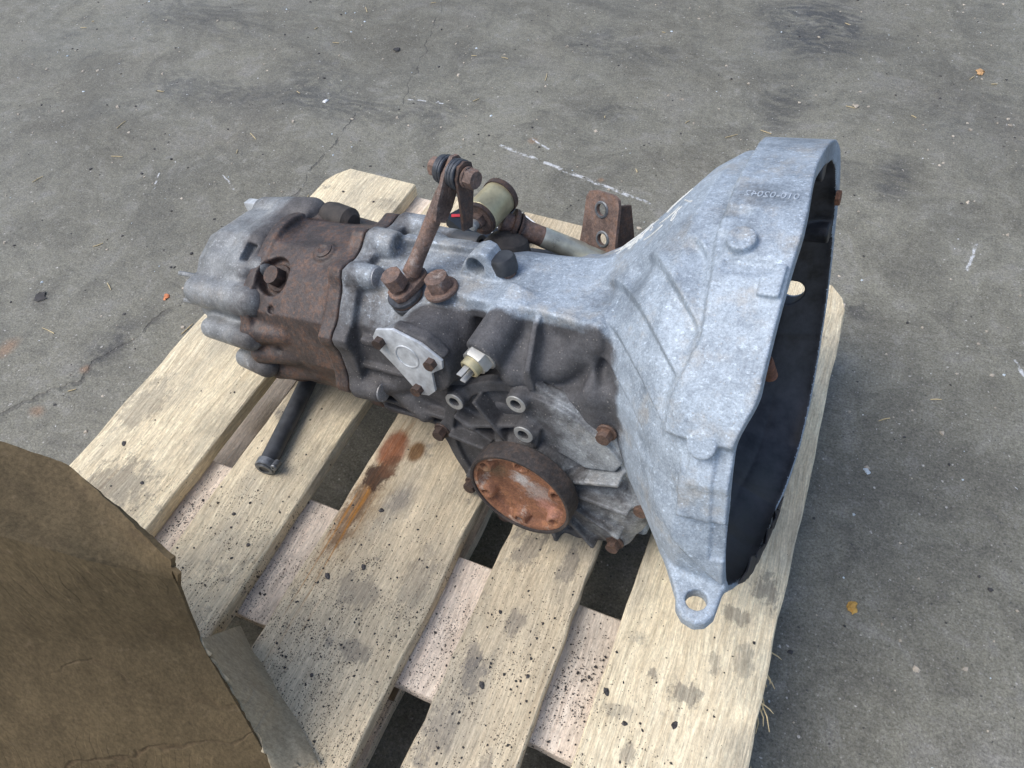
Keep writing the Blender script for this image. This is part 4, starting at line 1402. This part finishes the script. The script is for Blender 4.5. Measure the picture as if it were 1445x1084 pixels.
for s_, pr in ((1, [(.0185, .05), (.0185, .012), (.0245, -.012), (.039, -.03)]), (-1, [(-.0201, .052), (-.0217, .02), (-.0254, -.01), (-.033, -.045)])):
    bm = bmesh.new()
    a_ = []; b_ = []; c_ = []; d_ = []
    for k, (x, y) in enumerate(pr):
        dep = (.016 + .012 * k) if s_ == 1 else .006
        a_.append(bm.verts.new(Vector(bk) + Fb @ Vector((x, y, .001)))); b_.append(bm.verts.new(Vector(bk) + Fb @ Vector((x + s_ * .004, y, -dep))))
        c_.append(bm.verts.new(Vector(bk) + Fb @ Vector((x - s_ * .0035, y, .001)))); d_.append(bm.verts.new(Vector(bk) + Fb @ Vector((x + s_ * .0005, y, -dep))))
    for i in range(3):
        bm.faces.new((a_[i], a_[i + 1], b_[i + 1], b_[i])); bm.faces.new((c_[i], d_[i], d_[i + 1], c_[i + 1]))
        bm.faces.new((a_[i], c_[i], c_[i + 1], a_[i + 1])); bm.faces.new((b_[i], b_[i + 1], d_[i + 1], d_[i]))
    bm.faces.new((a_[0], b_[0], d_[0], c_[0])); bm.faces.new((a_[3], c_[3], d_[3], b_[3]))
    fin('bracket_flange', bm, M['rustdark'], brk)

# ------------------------------------------------------------------ bell details: stud, torn sheet at the bottom, casting mark and marker scrawl
bm = bmesh.new()
st0 = np.array([.205, -.050, .118])
pr = []
for k in range(14):
    pr += [(.0046, k * .0016), (.0055, k * .0016 + .0008)]
lathe(bm, (.2095, -.078, .170), (0.1, .35, -.93), pr, 18)
fin('stud', bm, M['rustred'], bell)
bolt((.2095, .170, .165), (1, 0, 0), .013, .004, .0, .0, 'rustred', .2, bell)
bm = bmesh.new()
rr_ = np.random.default_rng(3)
A_, B2 = [], []
for k, a in enumerate(np.linspace(-152, -92, 26)):
    r = float(np.interp(a, RT[:, 0], RT[:, 1]))
    wv = .012 + .010 * abs(math.sin(k * .55)) + rr_.uniform(0, .004)
    A_.append((.2115 + rr_.normal(0, .0006), BC[0] + (r - .004) * math.cos(R(a)), BC[1] + (r - .004) * math.sin(R(a))))
    B2.append((.2135 + rr_.normal(0, .0012), BC[0] + (r - .004 - wv) * math.cos(R(a)), BC[1] + (r - .004 - wv) * math.sin(R(a))))
vv = [[bm.verts.new((p[0] + dx, p[1], p[2])) for p in L_] for dx in (0, .0012) for L_ in (A_, B2)]
for i in range(len(A_) - 1):
    for a_, b_ in ((0, 1), (2, 3), (0, 2), (1, 3)):
        bm.faces.new((vv[a_][i], vv[a_][i + 1], vv[b_][i + 1], vv[b_][i]))
bm.faces.new((vv[0][0], vv[1][0], vv[3][0], vv[2][0])); bm.faces.new((vv[0][-1], vv[2][-1], vv[3][-1], vv[1][-1]))
fin('torn_gasket', bm, M['inside'], bell)


def text_mesh(txt, size, ext):
    cu = bpy.data.curves.new('t', 'FONT')
    cu.body = txt; cu.size = size; cu.extrude = ext; cu.align_x = 'CENTER'; cu.align_y = 'CENTER'
    cu.resolution_u = 3
    o = bpy.data.objects.new('t', cu); COL.objects.link(o)
    bpy.context.view_layer.update()
    me = bpy.data.meshes.new_from_object(o.evaluated_get(bpy.context.evaluated_depsgraph_get()))
    bpy.data.objects.remove(o); bpy.data.curves.remove(cu)
    return me


def wrap_text(me, x0, ph0, sx=1., rot=180):
    c_, s_ = math.cos(R(rot)), math.sin(R(rot))
    r0 = float(bell_R(np.array(float(ph0)), np.array(x0)))
    for v in me.vertices:
        a, b = v.co.x * sx, v.co.y
        u, t = a * c_ - b * s_, a * s_ + b * c_
        p = on_bell(ph0 + math.degrees(t / r0), x0 + u, v.co.z + .0001)
        v.co = p


me = text_mesh('010-02042', .0098, .0005)
wrap_text(me, .190, 92.5, .92, 180)
link('casting_mark', me, M['emboss'], bell)
# marker scrawl: loops of thin raised strokes on the flare
bm = bmesh.new()
rs = np.random.default_rng(21)
for k in range(17):
    u0 = rs.uniform(.045, .125); p0 = np.interp(u0, [.04, .13], [74, 92]) + rs.uniform(-9, 7)
    L_ = rs.uniform(.008, .022); pts = []
    a0 = rs.uniform(0, 6)
    loop = rs.random() < .55
    for t in np.linspace(0, 1, 12):
        if loop: du, dp = L_ * (t - .5) + .004 * math.cos(a0 + 6.0 * t), 2.4 * math.sin(a0 + 6.0 * t)
        else: du, dp = L_ * (t - .5), 2.0 * math.sin(a0 + 2 * t)
        pts.append(on_bell(p0 + dp, u0 + du, .0004))
    tube(bm, pts, [.0006] * 12, 5)
fin('marker_scrawl', bm, M['chalk'], bell)

# input shaft, guide tube and release bearing inside the bell
bm = bmesh.new(); lathe(bm, (.060, YA, ZA), (1, 0, 0), [(.034, 0), (.034, .012), (.020, .016), (.019, .055), (.016, .058)], 36); gt = fin('guide_tube', bm, M['clamp'], bell)
bm = bmesh.new(); ring(bm, (.098, YA, ZA), (1, 0, 0), .0195, .031, 0, .018, 40, .002); fin('release_bearing', bm, M['washer'], bell)
bm = bmesh.new(); lathe(bm, (.100, YA, ZA), (1, 0, 0), [(.0115, 0), (.0115, .055), (.0095, .058), (.0095, .080), (.0078, .082)], 24); fin('input_shaft', bm, M['zinc'], bell)

# ------------------------------------------------------------------ things around
# rubber hose with clamp
hose = empty('rubber_hose', (.235, -.53, .144), 'short black rubber hose with a steel clamp lying on the second board', 'hose')
bm = bmesh.new()
hp = [Vector(p) for p in [(.196, -.335, .164), (.200, -.36, .160), (.207, -.39, .157), (.214, -.43, .1555), (.221, -.47, .155), (.227, -.505, .155), (.2305, -.528, .155)]]
tube(bm, [p - hose.location for p in hp], .0103, 24)
hb = fin('hose', bm, M['rubber'], hose)
hd = (hp[-1] - hp[-2]).normalized(); he = hp[-1] - hose.location
bm = bmesh.new(); ring(bm, he - hd * .010, tuple(hd), .0098, .0122, 0, .0095, 32, .0006); cl = fin('hose_clamp', bm, M['clamp'], hose)
bm = bmesh.new(); ring(bm, he, tuple(hd), .0062, .0100, -.006, .0012, 28, .0006); fin('hose_end', bm, M['clamp'], hose)
bm = bmesh.new()
sd_ = hd.cross(Vector((0, 0, 1))).normalized()
lathe(bm, he - hd * .006 - sd_ * (-.001) + sd_ * -.0135 + Vector((0, 0, .004)), tuple(Vector((0, 0, 1)) * .3 + hd), [(.0042, -.005), (.0042, .005), (.0034, .006), (.0012, .0062), (.0012, .0045), (0, .0045)], 16)
fin('clamp_screw', bm, M['clamp'], cl)

# printed carton behind the gearbox
cart = empty('printed_carton', (.305, -.058, .1445), 'dark printed carton with a red edge and white part number behind the gearbox', 'carton')
cart.rotation_euler = (0, 0, R(-28))
bm = bmesh.new()
bmesh.ops.create_cube(bm, size=1, matrix=Matrix.Translation((0, 0, .009)) @ Matrix.Diagonal((.112, .088, .018, 1)))
fin('carton_body', bm, M['navy'], cart, bev=.0012)
bm = bmesh.new()
bmesh.ops.create_cube(bm, size=1, matrix=Matrix.Translation((-.041, -.027, .0188)) @ Matrix.Rotation(R(51), 4, 'Z') @ Matrix.Diagonal((.026, .006, .0008, 1)))
fin('red_band', bm, M['red'], cart)
for (x, y, sx, sy) in ((.0553, -.003, .0016, .086), (.03, .0433, .05, .0016)):
    bm = bmesh.new()
    bmesh.ops.create_cube(bm, size=1, matrix=Matrix.Translation((x, y, .0188)) @ Matrix.Diagonal((sx, sy, .0008, 1)))
    fin('white_edge', bm, M['white'], cart)
for (t_, sz, x, y) in (('44 7702-007', .0085, .006, -.021), ('original spare part', .0046, .002, -.008)):
    me = text_mesh(t_, sz, .0002)
    o = link('printed_text', me, M['white'], cart)
    o.location = (x, y, .0185); o.rotation_euler = (0, 0, R(200))

# cardboard box at the near left: leaning face coloured dark for shade, flap over the top, crumpled side strip coloured as lit
cb = empty('cardboard_box', (.2, -.75, .144), 'big brown cardboard box with a creased dark side in the near left corner', 'cardboard box')


def panel(name, rows, th, mat, amp=.004, seed=0, sub=10, edge=.0):
    """crumpled sheet of board with thickness, interpolated through rows of 3-D points"""
    rr = np.random.default_rng(seed)
    P = np.array(rows, float)
    a, b, _ = P.shape
    nu, nv = (a - 1) * sub + 1, (b - 1) * sub + 1

    def interp(P_, n_, axis):
        x = np.linspace(0, P_.shape[axis] - 1, n_)
        i = np.clip(np.floor(x).astype(int), 0, P_.shape[axis] - 2); f_ = (x - i)
        sh = [1, 1, 1]; sh[axis] = n_
        f_ = f_.reshape(sh)
        return np.take(P_, i, axis) * (1 - f_) + np.take(P_, i + 1, axis) * f_
    Pq = interp(interp(P, nu, 0), nv, 1)
    nrm = np.cross(np.gradient(Pq, axis=0), np.gradient(Pq, axis=1)); nrm /= np.linalg.norm(nrm, axis=2)[:, :, None] + 1e-9
    h_ = np.zeros((nu, nv))
    U, V_ = np.meshgrid(np.linspace(0, 1, nu), np.linspace(0, 1, nv), indexing='ij')
    for k in range(22):
        kx, ky = rr.normal(0, 9, 2); h_ += rr.normal(0, 1) * np.abs(np.sin(U * kx + V_ * ky + rr.uniform(0, 6))) / (1 + .12 * math.hypot(kx, ky))
    h_ -= h_.mean()
    Pq = Pq + nrm * (h_ * amp * .3)[:, :, None]
    if edge > 0:                                   # ragged outer border
        Pq[:, -1] += rr.normal(0, edge, (nu, 3)); Pq[0] += rr.normal(0, edge, (nv, 3))
    bm = bmesh.new()
    org = np.array(cb.location)
    T_ = [[bm.verts.new(Pq[i, j] - org) for j in range(nv)] for i in range(nu)]
    B_ = [[bm.verts.new(Pq[i, j] - nrm[i, j] * th - org) for j in range(nv)] for i in range(nu)]
    for i in range(nu - 1):
        for j in range(nv - 1):
            bm.faces.new((T_[i][j], T_[i + 1][j], T_[i + 1][j + 1], T_[i][j + 1]))
            bm.faces.new((B_[i][j], B_[i][j + 1], B_[i + 1][j + 1], B_[i + 1][j]))
    for i in range(nu - 1):
        bm.faces.new((T_[i][0], B_[i][0], B_[i + 1][0], T_[i + 1][0])); bm.faces.new((T_[i][-1], T_[i + 1][-1], B_[i + 1][-1], B_[i][-1]))
    for j in range(nv - 1):
        bm.faces.new((T_[0][j], T_[0][j + 1], B_[0][j + 1], B_[0][j])); bm.faces.new((T_[-1][j], B_[-1][j], B_[-1][j + 1], T_[-1][j + 1]))
    return fin(name, bm, mat, cb, 50)


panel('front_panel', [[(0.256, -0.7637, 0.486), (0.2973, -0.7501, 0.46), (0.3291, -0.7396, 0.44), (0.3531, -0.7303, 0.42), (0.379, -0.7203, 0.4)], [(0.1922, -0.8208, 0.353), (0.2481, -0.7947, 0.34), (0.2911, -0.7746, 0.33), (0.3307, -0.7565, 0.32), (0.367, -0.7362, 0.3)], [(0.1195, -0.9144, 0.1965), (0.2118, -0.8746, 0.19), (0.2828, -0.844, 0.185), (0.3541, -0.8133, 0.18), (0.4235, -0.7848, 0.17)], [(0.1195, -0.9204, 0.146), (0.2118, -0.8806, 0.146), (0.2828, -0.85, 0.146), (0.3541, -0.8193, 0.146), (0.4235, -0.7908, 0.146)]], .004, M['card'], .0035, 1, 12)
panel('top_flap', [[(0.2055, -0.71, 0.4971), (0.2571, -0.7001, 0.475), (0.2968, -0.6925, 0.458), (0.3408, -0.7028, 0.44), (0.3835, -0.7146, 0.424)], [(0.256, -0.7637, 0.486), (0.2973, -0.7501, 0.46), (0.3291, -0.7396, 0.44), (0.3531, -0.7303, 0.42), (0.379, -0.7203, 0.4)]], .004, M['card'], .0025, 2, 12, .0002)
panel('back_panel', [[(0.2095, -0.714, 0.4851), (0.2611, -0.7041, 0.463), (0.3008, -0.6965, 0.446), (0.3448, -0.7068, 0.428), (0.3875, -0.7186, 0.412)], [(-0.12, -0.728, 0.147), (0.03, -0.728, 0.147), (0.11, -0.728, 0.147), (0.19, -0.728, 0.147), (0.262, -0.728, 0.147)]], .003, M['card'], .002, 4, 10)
panel('side_panel', [[(0.3646, -0.7348, 0.3), (0.3879, -0.7544, 0.24), (0.4212, -0.7845, 0.17)], [(0.3065, -0.6896, 0.1465), (0.3792, -0.7282, 0.1465), (0.4475, -0.7641, 0.1465)]], .003, M['card2'], .0045, 3, 14, .0010)

# ------------------------------------------------------------------ loose bits on the floor and boards
def chip(bm, c, s, flat=.35, n=6):
    a0 = random.uniform(0, 6.28)
    pts = []
    for i in range(n):
        a = a0 + 2 * math.pi * i / n + random.uniform(-.3, .3)
        r = s * random.uniform(.5, 1.1)
        pts.append((c[0] + r * math.cos(a), c[1] + r * math.sin(a)))
    zt = s * flat * random.uniform(.5, 1.1)
    b = [bm.verts.new((x, y, c[2])) for x, y in pts]
    k = random.uniform(.5, .8)
    t = [bm.verts.new((c[0] + (x - c[0]) * k, c[1] + (y - c[1]) * k, c[2] + zt * random.uniform(.7, 1.2))) for x, y in pts]
    for i in range(n):
        j = (i + 1) % n
        bm.faces.new((b[i], b[j], t[j], t[i]))
    bm.faces.new(t); bm.faces.new(b[::-1])


def scatter(name, cnt, area, sizes, mat, z, label, avoid=None, straw=False):
    bm = bmesh.new()
    k = 0
    while k < cnt:
        x, y = area(); k += 1
        if avoid and avoid(x, y): continue
        s = random.choice(sizes) * random.uniform(.6, 1.3)
        if straw:
            a = random.uniform(0, 3.14); d = Vector((math.cos(a), math.sin(a), 0)) * s
            p = Vector((x, y, z + .0012)); q = Vector((-d.y, d.x, 0)) * random.uniform(-.12, .12)
            tube(bm, [p - d, p + q, p + d], [.0007, .0009, .0006], 5)
        else: chip(bm, (x, y, z), s, random.uniform(.25, .6), random.choice((4, 5, 6)))
    o = fin(name, bm, M[mat], None, 20)
    tag(o, label, 'debris', None, 'stuff')
    return o


def onp(x, y): return -.01 < x < .81 and -1.2 < y < .012


def farea(): 
    y = random.uniform(-.7, 1.35)
    return (random.uniform(-1.4, 1.2), y)


scatter('pale_crumbs', 900, farea, (.0012, .0018, .0025, .004), 'crumb', .0002, 'pale crumbs of grit and wood strewn over the concrete floor', onp)
scatter('dark_crumbs', 800, farea, (.001, .0014, .002, .0034), 'dark_crumb', .0002, 'dark crumbs of dirt strewn over the concrete floor', onp)
scatter('white_crumbs', 160, farea, (.0012, .0018, .003), 'glass', .0002, 'white flecks of stone strewn over the concrete floor', onp)
scatter('straw_bits', 90, farea, (.005, .008, .012), 'straw', .0002, 'thin straw bits strewn over the concrete floor', onp, True)


def barea():
    if random.random() < .8: return (random.gauss(.45, .17), random.gauss(-.66, .10))
    return (random.uniform(0, .8), random.uniform(-.8, -.4))


def offboard(x, y):
    return not any(a + .004 < x < b - .004 for a, b, _, _ in TB)


scatter('black_grit', 2600, barea, (.0003, .0004, .0005, .0007, .0009, .0015), 'grit', .1443, 'black grit flakes scattered over the near half of the pallet boards', offboard)


def carea():
    return (random.choice([(.15, .184), (.288, .328), (.478, .512), (.617, .655)]), random.gauss(-.6, .03))


bm = bmesh.new()
for k in range(1500):
    (a, b), y = carea()
    if not -.668 < y < -.533: continue
    chip(bm, (random.uniform(a, b), y, .1223), random.choice((.0004, .0005, .0006, .0007, .0008, .0011)) * (1 if random.random() < .97 else 2.2), .4, 5)
tag(fin('grit_flakes', bm, M['grit'], None, 20), 'black grit flakes lying on the middle cross board between the planks', 'debris', None, 'stuff')

SINGLE = [('dry_leaf', 'leaf', (1383, 103), .012, 'curled tan leaf scrap alone on the upper right floor', 'leaf'),
          ('brick_chip', 'orange', (236, 419), .008, 'orange brick chip on the floor left of the pallet', 'chip'),
          ('wood_chip', 'yellow', (1202, 857), .009, 'yellow brown wood chip on the floor right of the pallet', 'chip'),
          ('stone_chip', 'glass', (1223, 665), .0055, 'pale blue stone chip on the floor right of the pallet', 'chip'),
          ('wood_sliver', 'crumb', (1208, 150), .009, 'pale wood sliver on the floor above the bell housing', 'chip'),
          ('rubber_crumb', 'dark_crumb', (560, 71), .010, 'black rubber crumb on the floor in the upper middle', 'crumb'),
          ('paper_scrap', 'white', (460, 143), .007, 'white paper scrap on the floor beyond the gearbox nose', 'paper scrap'),
          ('mud_lump', 'dark_crumb', (57, 419), .012, 'dark mud lump on the floor at the far left', 'mud lump')]
SPOT = {}
SPOT.update({(1383, 103): (0.978, 0.889), (236, 419): (-0.215, -0.248), (1202, 857): (0.896, -0.367), (1223, 665): (0.888, -0.171), (1208, 150): (0.760, 0.684), (560, 71): (-0.226, 0.576), (460, 143): (-0.271, 0.343), (57, 419): (-0.420, -0.326), })
for nm, mt, px, s, lab, cat in SINGLE:
    x, y = SPOT[px]
    bm = bmesh.new()
    chip(bm, (0, 0, 0), s, .3, 9)
    bmesh.ops.subdivide_edges(bm, edges=bm.edges[:], cuts=1, use_grid_fill=True)
    for v in bm.verts: v.co += Vector((random.gauss(0, s * .07), random.gauss(0, s * .07), abs(random.gauss(0, s * .08))))
    o = fin(nm, bm, M[mt], None, 30)
    o.location = (x, y, .0004)
    tag(o, lab, cat)
